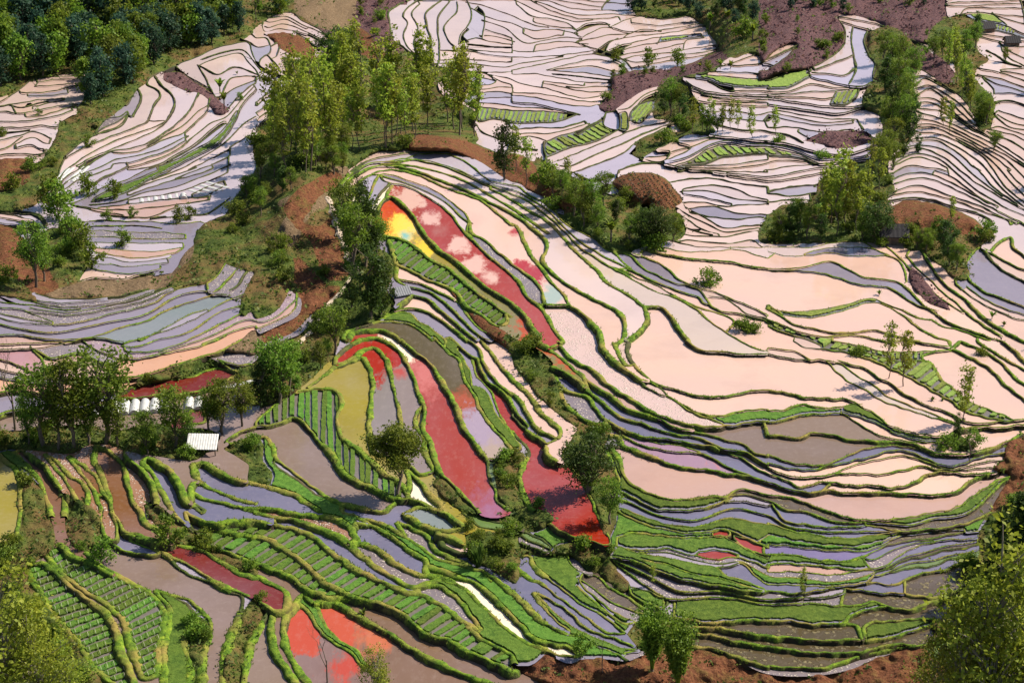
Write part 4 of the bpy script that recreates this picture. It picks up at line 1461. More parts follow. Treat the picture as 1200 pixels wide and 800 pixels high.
def poly_faces(P):
    r_ = tuple(range(len(P)))
    return [r_[::-1] if sarea(P) > 0 else r_]
def slab(P, z0, z1, org):
    n = len(P); w0 = np.c_[unproj(P[:, 0], P[:, 1], z0)]; 
    V = [(x - org[0], y - org[1], z0 - org[2]) for x, y in w0] + [(x - org[0], y - org[1], z1 - org[2]) for x, y in w0]
    f = [tuple(n + i for i in t) for t in poly_faces(P)] + [(i, (i + 1) % n, n + (i + 1) % n, n + i) for i in range(n)]
    f = [t for t in f if len(t) > 2]
    return V, f

def inset(l, k):
    ys, xs = np.nonzero(lab == l); j0, i0 = ys.min() - 1, xs.min() - 1
    m = np.zeros((ys.max() - j0 + 3, xs.max() - i0 + 3), bool); m[ys - j0, xs - i0] = True
    for _ in range(k):
        e_ = m.copy(); e_[1:] &= m[:-1]; e_[:-1] &= m[1:]; e_[:, 1:] &= m[:, :-1]; e_[:, :-1] &= m[:, 1:]; m = e_
    lb, n = label(m); out = []
    for q in range(1, n + 1):
        if (lb == q).sum() < 60: continue
        pp = np.pad((lb == q).astype(int), 1); nx = {}
        for j, i in zip(*[v.tolist() for v in np.nonzero(pp[:, 1:] != pp[:, :-1])]):
            if pp[j, i]: nx.setdefault((i + 1, j), []).append((i + 1, j + 1))
            else: nx.setdefault((i + 1, j + 1), []).append((i + 1, j))
        for j, i in zip(*[v.tolist() for v in np.nonzero(pp[1:] != pp[:-1])]):
            if pp[j, i]: nx.setdefault((i + 1, j + 1), []).append((i, j + 1))
            else: nx.setdefault((i, j + 1), []).append((i + 1, j + 1))
        outl['tmp'] = nx; P = outline('tmp')
        P = P + np.array([i0, j0]) / SC
        if len(P) > 5: out.append(P)
    return out
# size in the picture: only what lies in the frame counts
infr = (XX >= 0) & (XX < 1200) & (YY >= 0) & (YY < 800)
vis = np.bincount(lab[infr], minlength=NR + 1)
order = sorted(range(1, NR + 1), key=lambda i: -vis[i])
single = set([i for i in order if vis[i] > 40][:290]) | set(i for i in seeds)
ZONES = [('far', lambda x, y: y < np.interp(x, RIDGE[:, 0], RIDGE[:, 1]) and x < 760, 'the far valley terraces beyond the wooded crest'),
         ('mound', lambda x, y: y < 275 and x > 1000, 'the rounded mound beyond the tree belt'),
         ('shelf', lambda x, y: y < 290 and x >= 700, 'the shelf beside the red earth hillock'),
         ('hollow', lambda x, y: x < 345 and y < 500, 'the hollow behind the tree row'),
         ('slope', lambda x, y: x > 640 and y < 610, 'the broad slope below the dark hut'),
         ('foot', lambda x, y: x > 620, 'the low terraces above the red earth bank'),
         ('spur', lambda x, y: x > 345 and y < 600, 'the spur with the red pools'),
         ('fan', lambda x, y: True, 'the terraces fanning out below the tree row')]
TNAME = {'GL': 'silver grey', 'P': 'pale pink', 'V': 'lavender grey', 'G': 'grey brown', 'R': 'brick red', 'M': 'mauve', 'MR': 'maroon', 'Y': 'olive', 'C': 'cream', 'T': 'teal', 'SA': 'salmon', 'BR': 'brown',
         'MP': 'rose pink', 'K': 'pebbly stubble', 'KV': 'raked lavender', 'KB': 'clod strewn', 'N': 'dry dug', 'S': 'green seedling', 'B': 'striped seedling', 'VR': 'violet and red', 'VB': 'blue violet', 'GB': 'brown'}
paddy = {}; LWV = []; LWF = []; HOOPS = []
for l in range(1, NR + 1):
    ty, par, lbl = seeds.get(l, (None, [], ''))
    if ty is None: ty = default_type(l)
    P = outline(l)
    if len(P) < 4: continue
    sgn = 1 if sarea(P) > 0 else -1
    Pw = offset(P, -sgn * 1.6); z = zs[l]
    w = np.c_[unproj(Pw[:, 0], Pw[:, 1], z)]
    ox, oy = unproj(cx[l], cy[l], z); org = (float(ox), float(oy), float(z))
    mat = type_mat(ty, z); c = TYPE[ty]; q = 0.93 + 0.14 * h01(l + 3); tint = 0.04 * (h01(l + 9) - .5)
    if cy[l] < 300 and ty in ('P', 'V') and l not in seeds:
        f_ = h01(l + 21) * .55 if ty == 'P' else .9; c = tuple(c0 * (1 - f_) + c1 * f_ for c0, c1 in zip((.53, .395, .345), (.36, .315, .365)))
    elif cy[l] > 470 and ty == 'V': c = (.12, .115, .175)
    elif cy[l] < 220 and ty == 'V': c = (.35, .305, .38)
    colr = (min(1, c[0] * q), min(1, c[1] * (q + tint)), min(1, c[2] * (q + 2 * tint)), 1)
    faces = poly_faces(Pw)
    zone = next(k for k in ZONES if k[1](cx[l], cy[l]))
    if l in single:
        e = empty('rice_paddy', org)
        name = TNAME.get(ty, 'stained'); ar = vis[l] / 4; tk_ = thick[l]
        name = ('broad ' if ar > 2600 and tk_ > 9 else 'long ' if ar > 1500 else 'narrow ' if tk_ < 5.5 and ar > 350 else 'small ' if ar < 350 else 'mid sized ') + name
        tag(e, lbl or '%s paddy on %s' % (name, zone[2]), 'rice paddy')
        e['group'] = '%s paddies of %s' % (name, zone[2])
        if lbl: del e['group']
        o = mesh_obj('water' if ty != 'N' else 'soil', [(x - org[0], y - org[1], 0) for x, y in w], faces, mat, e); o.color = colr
        paddy[l] = (e, org, o)
        beds = []
        if ty == 'S':
            beds = inset(l, 2 if thick[l] < 8 else 4)
        elif ty == 'B':
            ang, spc = (par + [60, 8])[:2] if len(par) >= 2 else (60, 8)
            d = np.array([math.cos(R(ang)), -math.sin(R(ang))]); n = np.array([-d[1], d[0]])
            Pi = (inset(l, 2) or [P])[0]; pr = Pi @ n; k0 = pr.min() + spc * .15
            while k0 < pr.max():
                an_ = R(rng.uniform(-2.5, 2.5)); n2 = np.array([n[0] * math.cos(an_) - n[1] * math.sin(an_), n[0] * math.sin(an_) + n[1] * math.cos(an_)]); mid = Pi.mean(0)
                o_ = mid @ n2 - mid @ n; Q = clip(clip(Pi, n2, k0 + o_ + spc * rng.uniform(.56, .7)), -n2, -k0 - o_ - spc * rng.uniform(-.04, .05))
                if len(Q) >= 3 and abs(sarea(Q)) > 6: beds.append(Q)
                k0 += spc
        for Q in beds:
            Q = resample(np.vstack([Q, Q[:1]]), 2.5)[:-1] if ty == 'B' else Q
            Q = Q + nrng.normal(0, .28, Q.shape)
            Vb, fb = slab(Q, z - 0.05, z + rng.uniform(.14, .26), org)
            b = mesh_obj('seedling_bed', Vb, fb, M_BEDL if cy[l] < 480 and cx[l] > 600 else M_BED, e)
            if lbl and 'hooped' in lbl: HOOPS.append((Q, z, b, org))
    elif area[l] > 330:
        kd = ty if ty in ('V', 'K', 'S', 'N') else 'P'
        for t_ in faces: LWF.append((tuple(i + len(LWV) for i in t_), kd))
        LWV += [(x, y, z) for x, y in w]
if LWV:
    o = mesh_obj('small_paddy_water', LWV, [f for f, _ in LWF]); kinds = ['P', 'V', 'K', 'S', 'N']
    fx = {'P': (.47, .33, .275, 1), 'V': (.27, .235, .28, 1), 'K': (.17, .14, .15, 1), 'S': (.10, .16, .04, 1), 'N': (.07, .055, .026, 1)}
    for kd in kinds: o.data.materials.append(water_mat('small_water_' + kd.lower(), fixed=fx[kd], speck=(3.2, .44, (.5, .43, .37)) if kd == 'K' else None, scum=kd in 'SN'))
    o.data.polygons.foreach_set('material_index', [kinds.index(kd) for _, kd in LWF])
    tag(o, 'the many thin small flooded paddies between the larger terraces', 'water', kind='stuff')

# ---------------------------------------------------------------- bunds
bunds = {}
def fbm(x, y, s):
    return np.sin(x * 1.7 * s + 1.3 * np.sin(y * 1.1 * s)) * .5 + np.sin(y * 2.3 * s + 1.7 * np.sin(x * 1.9 * s)) * .3 + np.sin((x + y) * 5.1 * s) * .2
TUFT = []
for L, (A, B, N) in zip(LINE, SIDES):
    n = len(L)
    if n < 3: continue
    zA = np.where(A > 0, zs[A], np.maximum(ground(*(L + N * 3).T), zs[B] - .35)); zB = np.where(B > 0, zs[B], np.maximum(ground(*(L - N * 3).T), zs[A] - .35))
    any_ = (A > 0) | (B > 0)
    zA = np.where((A > 0) | (B == 0), zA, np.minimum(zA, zB + 1.0)); zB = np.where((B > 0) | (A == 0), zB, np.minimum(zB, zA + 1.0))
    zt = np.maximum(np.where(A > 0, zs[A], -99), np.where(B > 0, zs[B], -99))
    zt = np.where(zt < -50, ground(L[:, 0], L[:, 1]), zt)
    for _ in range(2):
        zz = np.pad(zt, 3, mode='edge'); zt = np.maximum(zt * .5 + .5 * sum(zz[k:k + n] for k in range(7)) / 7, zt - 0.12)
    X, Y = unproj(L[:, 0], L[:, 1], zt)
    T = np.c_[np.gradient(X), np.gradient(Y)]; T /= (np.hypot(*T.T)[:, None] + 1e-9)
    # image normal N points to side A; world normal on the same side
    NX, NY = unproj(*(L + N * 2).T, zt); Wn = np.c_[-T[:, 1], T[:, 0]]
    s = np.sign(Wn[:, 0] * (NX - X) + Wn[:, 1] * (NY - Y)); Wn *= s[:, None]
    k = pxm(L[:, 0], L[:, 1], zt)
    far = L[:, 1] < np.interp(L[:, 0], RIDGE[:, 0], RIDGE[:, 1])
    wid = np.where(far, 0.40, np.where((L[:, 0] < 640) & (L[:, 1] > 520), 0.56, np.where((L[:, 0] < 770) & (L[:, 0] > 380) & (L[:, 1] < 540), 0.5, 0.32)))
    wid = wid * (1 + 0.34 * fbm(X, Y, .35) + 0.25 * fbm(X + 40, Y, .08)); hgt = np.where(far, 0.40, 0.20 + 0.2 * (wid - .3)) * (1 + 0.35 * fbm(X + 9, Y, .6))
    tk = np.minimum(np.where(A > 0, thick[A], 14), np.where(B > 0, thick[B], 14)); tk = np.clip(tk / 9.0, .5, 1.0)
    tz = np.pad(tk, 4, mode='edge'); tk = sum(tz[q:q + n] for q in range(9)) / 9
    wid = wid * tk; hgt = hgt * tk * .8
    dA = np.clip(zt - zA, 0, 3.2); dB = np.clip(zt - zB, 0, 3.2)
    prof = [(-1, 'B', 1.0), (-.62, 'm', .45), (-.3, 't', 0.9), (0, 't', 1.0), (.3, 't', 0.9), (.62, 'm', .45), (1, 'A', 1.0)]
    rows = []
    for (u, kd, hf) in prof:
        d = dA if u > 0 else dB
        lat = wid * u + (np.sign(u) * d * 0.22 if kd in 'AB' else 0)
        if kd in 'AB': zz = zt - d - 0.4
        else: zz = zt + hgt * hf
        jit = 0.16 * wid * fbm(X * 1.3 + u * 7, Y * 1.3, 1.3)
        lat = lat + jit
        rows.append(np.c_[X + Wn[:, 0] * lat, Y + Wn[:, 1] * lat, zz + (0.10 * wid * fbm(X + u * 5, Y * 1.2, 1.9) if kd not in 'AB' else 0)])
    rows = np.stack(rows, 1)               # n x 7 x 3
    own = np.where((zA >= zB) & (A > 0) | (B == 0), A, B)
    i = 0
    while i < n - 1:
        if not any_[i]: i += 1; continue
        j = i
        while j < n - 1 and own[j + 1] == own[i] and any_[j + 1]: j += 1
        e = min(n - 1, j + 1)
        if e > i:
            key = int(own[i]); runs = bunds.setdefault(key, []); m = len(prof)
            tgt = [[], [], []]; runs.append(tgt)
            b0 = len(tgt[0])
            seg = rows[i:e + 1]; tgt[0] += seg.reshape(-1, 3).tolist(); q = e - i
            for a in range(q):
                for b in range(m - 1):
                    tgt[1].append((b0 + a * m + b, b0 + a * m + b + 1, b0 + (a + 1) * m + b + 1, b0 + (a + 1) * m + b))
            tgt[2].append(bool(far[i]))
        if L[i, 1] > 200 and not far[i]:
            for a in range(i, e):
                dens = (1.2 if L[a, 1] > 330 else 0.7) * max(0.0, min(1.6, .8 + 1.5 * float(fbm(X[a] + 70, Y[a], .22))))
                for _ in range(int(dens + rng.random())):
                    u = rng.uniform(-1.1, 1.1); lat = wid[a] * u * .8
                    TUFT.append((X[a] + Wn[a, 0] * lat + rng.uniform(-.1, .1), Y[a] + Wn[a, 1] * lat + rng.uniform(-.1, .1), zt[a] + hgt[a] * (0.85 - .5 * abs(u)), rng.uniform(.6, 1.2) * (0.15 + 0.20 * min(.6, max(0, wid[a] - .2)))))
        i = max(e, i + 1)
lv, lf = [], []
for key, runs in bunds.items():
    for (v, f, fr) in runs:
        if key in paddy:
            e, org, _ = paddy[key]
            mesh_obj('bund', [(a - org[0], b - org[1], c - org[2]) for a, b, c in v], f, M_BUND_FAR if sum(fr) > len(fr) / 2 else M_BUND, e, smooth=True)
        else:
            b0 = len(lv); lv += v; lf += [tuple(i + b0 for i in t) for t in f]
if lv:
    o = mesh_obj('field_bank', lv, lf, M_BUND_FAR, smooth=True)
    tag(o, 'small turf banks around the tiny scraps of paddy', 'bank', kind='stuff')
# grass tufts along the banks
tv, tf = [], []
for (x, y, z, s_) in TUFT:
    for _ in range(3):
        a = rng.uniform(0, 6.283); w_ = s_ * .28; lx, ly = math.cos(a), math.sin(a); bx, by = rng.uniform(-.35, .35) * s_, rng.uniform(-.35, .35) * s_
        b0 = len(tv); tv += [(x - lx * w_ + bx, y - ly * w_ + by, z - .08), (x + lx * w_ + bx, y + ly * w_ + by, z - .08), (x + bx * 1.8 + rng.uniform(-.2, .2) * s_, y + by * 1.8 + rng.uniform(-.2, .2) * s_, z + s_ * rng.uniform(.7, 1.1))]
        tf.append((b0, b0 + 1, b0 + 2))
M_TUFT = leaf_mat('tuft_green', (0.05, 0.085, 0.014), (0.12, 0.18, 0.025), (0.26, 0.28, 0.06))
o = mesh_obj('bund_grass', tv, tf, M_TUFT); tag(o, 'rough tufts of grass along the earth banks', 'grass', kind='stuff')
print('tufts', len(TUFT), 'bund sets', len(bunds), 'paddies', len(paddy))
# ---------------------------------------------------------------- trees
M_BARK = plain_mat('bark', (0.16, 0.12, 0.085), 0.9, .2, 6); M_BARKL = plain_mat('pale_bark', (0.30, 0.26, 0.2), 0.9, .2, 6)
LEAF = {'mid': leaf_mat('leaf_mid', (0.06, 0.11, 0.012), (0.14, 0.21, 0.02), (0.25, 0.32, 0.03)),
        'dark': leaf_mat('leaf_dark', (0.025, 0.052, 0.010), (0.055, 0.10, 0.016), (0.10, 0.155, 0.024)),
        'lite': leaf_mat('leaf_lite', (0.14, 0.20, 0.018), (0.25, 0.31, 0.028), (0.38, 0.42, 0.045)),
        'blue': leaf_mat('leaf_blue', (0.018, 0.05, 0.034), (0.038, 0.09, 0.052), (0.08, 0.145, 0.06))}
def tube(V, Fq, pts, rad, seg=6):
    b0 = len(V); up = Vector((0.3, 0.2, 1)).normalized()
    for i, (p, r_) in enumerate(zip(pts, rad)):
        p = Vector(p); d = (Vector(pts[min(i + 1, len(pts) - 1)]) - Vector(pts[max(i - 1, 0)])).normalized()
        a = d.cross(up if abs(d.dot(up)) < .95 else Vector((1, 0, 0))).normalized(); b = d.cross(a)
        for k in range(seg):
            t = 6.283 * k / seg; V.append(tuple(p + (a * math.cos(t) + b * math.sin(t)) * r_))
    for i in range(len(pts) - 1):
        for k in range(seg):
            Fq.append((b0 + i * seg + k, b0 + i * seg + (k + 1) % seg, b0 + (i + 1) * seg + (k + 1) % seg, b0 + (i + 1) * seg + k))
def leafcard(V, Fq, c, s_, r):
    n = Vector((r.gauss(0, 1), r.gauss(0, 1), r.gauss(0.5, 1))).normalized()
    a = n.cross(Vector((r.gauss(0, 1), r.gauss(0, 1), r.gauss(0, 1)))).normalized(); b = n.cross(a); k = r.uniform(.5, .8)
    b0 = len(V); c = Vector(c)
    V += [tuple(c - a * s_), tuple(c - b * s_ * k), tuple(c + a * s_), tuple(c + b * s_ * k)]; Fq.append((b0, b0 + 1, b0 + 2, b0 + 3))
SPEC = {  # crown centre z, rx, rz, clumps, leaves per clump, clump radius, leaf size, trunk radius, leaf, bark
    'br': (.64, .27, .33, 30, 120, .095, .0135, .02, 'mid', 0), 'bl': (.62, .19, .36, 28, 110, .085, .013, .018, 'mid', 0),
    'dk': (.54, .19, .44, 30, 110, .085, .015, .018, 'dark', 0), 'dk2': (.52, .42, .40, 46, 130, .12, .015, .03, 'dark', 0),
    'rd': (.70, .31, .27, 40, 220, .10, .013, .02, 'mid', 0), 'al': (.62, .105, .37, 46, 18, .05, .016, .007, 'lite', 0),
    'sm': (.50, .34, .44, 18, 55, .15, .034, .022, 'mid', 0), 'sh': (.45, .62, .42, 20, 60, .22, .05, .02, 'mid', 0),
    'lt': (.55, .30, .42, 60, 60, .09, .0115, .012, 'lite', 1), 'con': (.5, .24, .5, 60, 60, .10, .022, .022, 'dark', 0),
    'fo': (.56, .30, .44, 30, 55, .13, .03, .022, 'blue', 0), 'fm': (.56, .30, .44, 30, 55, .13, .03, .022, 'mid', 0)}
def make_tree(sp_, seed):
    r = random.Random(seed); TV, TF, CV, CF = [], [], [], []
    if sp_ in SPEC:
        cz, rx, rz, nc, nl, cr, ls, tr, lf_, bk = SPEC[sp_]
        tops = cz + rz * .8; bend = [(r.uniform(-.03, .03) * k, r.uniform(-.03, .03) * k) for k in range(6)]
        pts = [(bend[k][0], bend[k][1], -0.03 + tops * k / 5) for k in range(6)]
        tube(TV, TF, pts, [tr * (1.25 - k * .21) for k in range(6)])
        for c in range(nc):
            for _ in range(40):
                u, v, w_ = r.uniform(-1, 1), r.uniform(-1, 1), r.uniform(-1, 1); q = u * u + v * v + w_ * w_
                if .18 < q < 1: break
            if sp_ == 'con':
                w_ = r.uniform(-1, 1); m = (1 - (w_ + 1) / 2) * 1.05 + .05; an = r.uniform(0, 6.28); u, v = m * math.cos(an), m * math.sin(an)
            lump = 0.8 + 0.4 * math.sin(3 * math.atan2(v, u) + seed) * .6
            C = Vector((u * rx * lump, v * rx * lump, cz + w_ * rz))
            base = min(max(C.z - rx * .7, .15 * tops), tops * .9); k = base / tops * 5; i0 = min(4, int(k)); f_ = k - i0
            B0 = Vector(pts[i0]).lerp(Vector(pts[i0 + 1]), f_)
            tube(TV, TF, [B0, B0.lerp(C, .5) + Vector((0, 0, .02)), C], [tr * .42, tr * .28, tr * .12], 4)
            sz = cr * r.uniform(.6, 1.25)
            for _ in range(int(nl * r.uniform(.6, 1.3))):
                d = Vector((r.gauss(0, 1), r.gauss(0, 1), r.gauss(0, .75))) * sz * .55
                leafcard(CV, CF, C + d, ls * r.uniform(.6, 1.5), r)
        bark = M_BARKL if bk else M_BARK; leaf = LEAF[lf_]
    elif sp_ == 'bare':
        bark, leaf = M_BARK, None
        def br(p, d, ln_, rd, dep):
            e = p + d * ln_; tube(TV, TF, [p, p.lerp(e, .5) + Vector((r.uniform(-.02, .02), r.uniform(-.02, .02), 0)), e], [rd, rd * .8, rd * .55], 5 if dep > 2 else 3)
            if dep == 0: return
            for _ in range(3 if dep < 3 else 2):
                nd = (d + Vector((r.uniform(-.6, .6), r.uniform(-.6, .6), r.uniform(0.0, .35)))).normalized(); br(p.lerp(e, r.uniform(.55, 1)), nd, ln_ * r.uniform(.55, .8), rd * .5, dep - 1)
        br(Vector((0, 0, -.03)), Vector((0, 0, 1)), .42, .012, 4)
    else:
        bark = M_BARK
        nb, ln_, wd, arch, up, leaf = {'spk': (60, .95, .03, .35, .55, LEAF['dark']), 'plm': (22, .62, .075, .9, .35, LEAF['mid']), 'bam': (150, 1.0, .02, .42, .9, LEAF['mid'])}[sp_]
        h0 = {'spk': .02, 'plm': .40, 'bam': 0}[sp_]
        tube(TV, TF, [(0, 0, -.03), (0, 0, max(h0, .1))], [.035, .025])
        for b in range(nb):
            an = r.uniform(0, 6.28); o_ = Vector((math.cos(an), math.sin(an), 0)); sd = Vector((-o_.y, o_.x, 0)); L_ = ln_ * r.uniform(.55, 1.05); lean = arch * r.uniform(.3, 1.15)
            pv = None
            for k in range(6):
                t = k / 5; q = o_ * (L_ * lean * (.25 * t + .75 * t * t) * .62 + .02) + Vector((0, 0, h0 + L_ * (up + .35) * (t - .42 * lean * t * t)))
                w_ = wd * (1 - abs(2 * t - .8) * .55) * (1 if k < 5 else .15); CV += [tuple(q - sd * w_), tuple(q + sd * w_)]; i_ = len(CV)
                if k: CF.append((i_ - 4, i_ - 3, i_ - 1, i_ - 2))
                if sp_ == 'bam' and k > 1:
                    for _ in range(7): leafcard(CV, CF, q + Vector((r.gauss(0, .035), r.gauss(0, .035), r.gauss(0, .04))), .022, r)
    out = []
    for nm, V_, F_, m_ in (('trunk', TV, TF, bark), ('crown', CV, CF, leaf)):
        if not F_: continue
        me = bpy.data.meshes.new(nm); me.from_pydata(V_, [], F_); me.materials.append(m_); out.append((nm, me))
        if nm == 'trunk': me.polygons.foreach_set('use_smooth', [True] * len(me.polygons))
    return out
NVAR = {'br': 5, 'bl': 3, 'dk': 4, 'dk2': 2, 'rd': 1, 'al': 5, 'sm': 3, 'sh': 4, 'lt': 3, 'con': 2, 'fo': 4, 'fm': 3, 'bare': 2, 'spk': 1, 'plm': 2, 'bam': 2}
LIB = {s_: [make_tree(s_, 100 * q + 17 * len(s_) + ord(s_[0])) for q in range(n)] for s_, n in NVAR.items()}
NAME = {'br': 'broadleaf_tree', 'bl': 'columnar_tree', 'dk': 'dark_evergreen_tree', 'dk2': 'spreading_evergreen_tree', 'rd': 'round_tree', 'al': 'alder_tree', 'sm': 'young_tree', 'sh': 'shrub',
        'lt': 'spring_tree', 'con': 'conifer_tree', 'fo': 'forest_tree', 'fm': 'forest_tree', 'bare': 'bare_tree', 'spk': 'spiky_plant', 'plm': 'banana_plant', 'bam': 'bamboo_clump'}
LOOK = {'br': 'leafy mid green broadleaf tree', 'bl': 'tall narrow leafy green tree', 'dk': 'dark narrow evergreen tree', 'dk2': 'wide dark evergreen tree', 'rd': 'round headed green tree on a bare trunk',
        'al': 'slender yellow green alder', 'sm': 'small bushy green tree', 'sh': 'low rounded green shrub', 'lt': 'twiggy tree in yellow green spring leaf', 'con': 'dark pointed conifer',
        'fo': 'blue green forest tree', 'fm': 'bright green forest tree', 'bare': 'leafless grey tree', 'spk': 'dark spiky tuft plant', 'plm': 'banana plant', 'bam': 'feathery plume of bamboo'}
PLACE = {'row': 'in the tree row beside the white shelter', 'cliff': 'on the steep bank left of the spur terraces', 'hollow': 'on the slopes of the hollow behind the tree row', 'lone': 'standing alone on a bund among the pools',
         'slim': 'on the bunds of the broad slope below the dark hut', 'near': 'on the near bank framing the terraces', 'ridge': 'on the red earth crest above the spur terraces', 'belt': 'in the tree belt around the dark hut',
         'grove': 'in the grove climbing the gully beside the mound', 'edge': 'around the small far houses', 'knoll': 'on the knolls among the far terraces', 'bank': 'on a bank between far paddies',
         'crest': 'in the alder wood along the crest', 'wood': 'in the dense wood on the far hillside', 'top': 'in the dark wood on the far rim', 'scrub': 'in the scrub on the open slopes'}
PLACE['cliff'] = 'on the steep bank beside the small grey hut'
cnt = 0
def plant(sp_, x, y, hp, g, label=None):
    global cnt
    cnt += 1
    z = float(ground(x, y)) - 0.05; X, Y = unproj(x, y, z); h = hp / pxm(x, y, z) / math.cos(R(PITCH)) * 1.02
    var = LIB[sp_][cnt % len(LIB[sp_])]
    e = empty(NAME[sp_], (float(X), float(Y), z), rng.uniform(0, 6.28)); k = h * rng.uniform(.97, 1.03); e.scale = (k * rng.uniform(.9, 1.12), k * rng.uniform(.9, 1.12), k)
    tag(e, label or '%s %s' % (LOOK[sp_], PLACE[g]), 'tree' if sp_ not in ('sh', 'spk', 'plm', 'bam') else ('shrub' if sp_ == 'sh' else 'plant'))
    if not label: e['group'] = '%ss %s' % (NAME[sp_].replace('_', ' '), PLACE[g])
    for nm, me in var:
        o = bpy.data.objects.new(nm, me); COL.objects.link(o); o.parent = e
SPECIAL = {('rd', 466): 'round headed tree on a thin trunk between the red pools and the teal pool', ('dk2', 690): 'dense dark round tree shading the brick red pool', ('br', 715): 'leaning leafy tree just below the dense dark round tree',
           ('spk', 560): 'dark spiky tuft plant on the bund beside the cream ribbon pool', ('sm', 680): 'small dark tree on the red earth at the end of the cream ribbon pool', ('bare', 706): 'thin bare sapling beside the bamboo plumes',
           ('bare', 384): 'thin bare sapling in front of the coral red pool', ('lt', 440): 'yellow green sapling in front of the coral and brown pool', ('plm', 426): 'tiny palm like plant casting a shadow on the coral pool',
           ('bare', 1136): 'spreading leafless tree at the edge of the red earth bank', ('sm', 197): 'leaning bush beside the maroon channel', ('sm', 120): 'dark bush clump on the bank above the nursery plots', ('bare', 18): 'tall leafless tree at the end of the tree row'}
for ln in TREES.strip().splitlines():
    for t in ln.split('|'):
        s_, x, y, h, g = t.split(); plant(s_, float(x), float(y), float(h), g, SPECIAL.get((s_, int(x))))
def scatter(n, poly, kinds, h0, h1, g, types=None):
    P = np.array(poly, float); k = 0; tries = 0
    while k < n and tries < n * 60:
        tries += 1; x = rng.uniform(*[P[:, 0].min(), P[:, 0].max()]); y = rng.uniform(P[:, 1].min(), P[:, 1].max())
        if not inside(P, np.array([x]), np.array([y]))[0]: continue
        lt_ = int(at(land, np.array(x), np.array(y)))
        if types and lt_ not in types: continue
        plant(rng.choice(kinds), x, y, rng.uniform(h0, h1), g); k += 1
scatter(62, [(300, 195), (330, 160), (380, 130), (430, 120), (520, 125), (580, 150), (585, 172), (560, 166), (490, 164), (460, 178), (420, 195), (380, 200), (340, 215)], ['al', 'al', 'al', 'al', 'al'], 66, 108, 'crest', (4, 1))
scatter(20, [(275, 260), (300, 200), (340, 180), (400, 178), (450, 176), (430, 196), (400, 220), (380, 200), (340, 225), (300, 262)], ['br', 'dk', 'br', 'br'], 22, 40, 'crest', (4, 1, 3, 5))
scatter(150, [(-70, 118), (0, 112), (40, 92), (90, 84), (130, 88), (150, 60), (190, 40), (230, 10), (250, -30), (-70, -40)], ['fo', 'fo', 'fm', 'fm', 'fo'], 36, 56, 'wood', (4,))
scatter(52, [(95, 130), (110, 90), (150, 55), (185, 45), (225, 55), (250, 60), (290, 45), (280, 20), (230, 30), (180, 80), (150, 110)], ['fm', 'br', 'fo'], 30, 46, 'wood', (4,))
scatter(26, [(738, 26), (745, -14), (830, -14), (900, 10), (905, 40), (840, 34), (800, 22)], ['fo', 'dk', 'fo'], 16, 30, 'top', (4,))
scatter(16, [(905, 2), (1100, 2), (1100, 16), (905, 16)], ['sm', 'fo'], 10, 16, 'top')
scatter(10, [(240, 18), (262, -10), (330, -10), (330, 22), (300, 30)], ['fm', 'fo', 'bare'], 24, 38, 'wood', (4,))
scatter(34, [(300, 8), (470, 0), (930, 20), (1100, 40), (1100, 100), (900, 110), (700, 120)], ['sm', 'sh'], 7, 12, 'top', (2,))
scatter(40, [(-78, 60), (-16, 60), (-16, 858), (1216, 858), (1216, 20), (1278, 20), (1278, 875), (-78, 875)], ['br', 'sm', 'sm'], 24, 48, 'scrub', (3,))
scatter(250, [(-30, 180), (700, 150), (1230, 130), (1230, 800), (-30, 800)], ['sh', 'sh', 'sh', 'sm'], 10, 20, 'scrub', (3, 4))

# ---------------------------------------------------------------- undergrowth: leafy ground cover nobody could count
uv, uf = [], []
for _ in range(42000):
    x, y = rng.uniform(-78, 1278), rng.uniform(-58, 858); lt_ = int(at(land, np.array(x), np.array(y)))
    if not lt_ or (lt_ != 4 and rng.random() > (.55 if lt_ == 3 else .09)): continue
    z = float(ground(x, y)); X, Y = unproj(x, y, z); s_ = (3.2 if y > 300 else 2.6) / pxm(x, y, z)
    for _ in range(5):
        leafcard(uv, uf, (X + rng.gauss(0, s_ * 1.3), Y + rng.gauss(0, s_ * 1.3), z + abs(rng.gauss(0, s_ * .9))), s_ * rng.uniform(.4, .9), rng)
o = mesh_obj('undergrowth', uv, uf, leaf_mat('undergrowth_leaf', (0.035, 0.06, 0.012), (0.085, 0.125, 0.02), (0.19, 0.2, 0.045))); tag(o, 'rough leafy undergrowth covering the open slopes', 'undergrowth', kind='stuff')

# burnt scrub on the dark slopes
uv, uf = [], []
for _ in range(14000):
    x, y = rng.uniform(-30, 1230), rng.uniform(-40, 420); lt_ = int(at(land, np.array(x), np.array(y)))
    if lt_ != 2: continue
    z = float(ground(x, y)); X, Y = unproj(x, y, z); s_ = 2.6 / pxm(x, y, z)
    for _ in range(4):
        leafcard(uv, uf, (X + rng.gauss(0, s_ * 1.2), Y + rng.gauss(0, s_ * 1.2), z + abs(rng.gauss(0, s_ * 1.1))), s_ * rng.uniform(.4, .9), rng)
o = mesh_obj('burnt_scrub', uv, uf, leaf_mat('burnt_leaf', (0.035, 0.022, 0.03), (0.085, 0.045, 0.055), (0.16, 0.075, 0.065))); tag(o, 'dark purplish scrub covering the burnt slopes', 'scrub', kind='stuff')
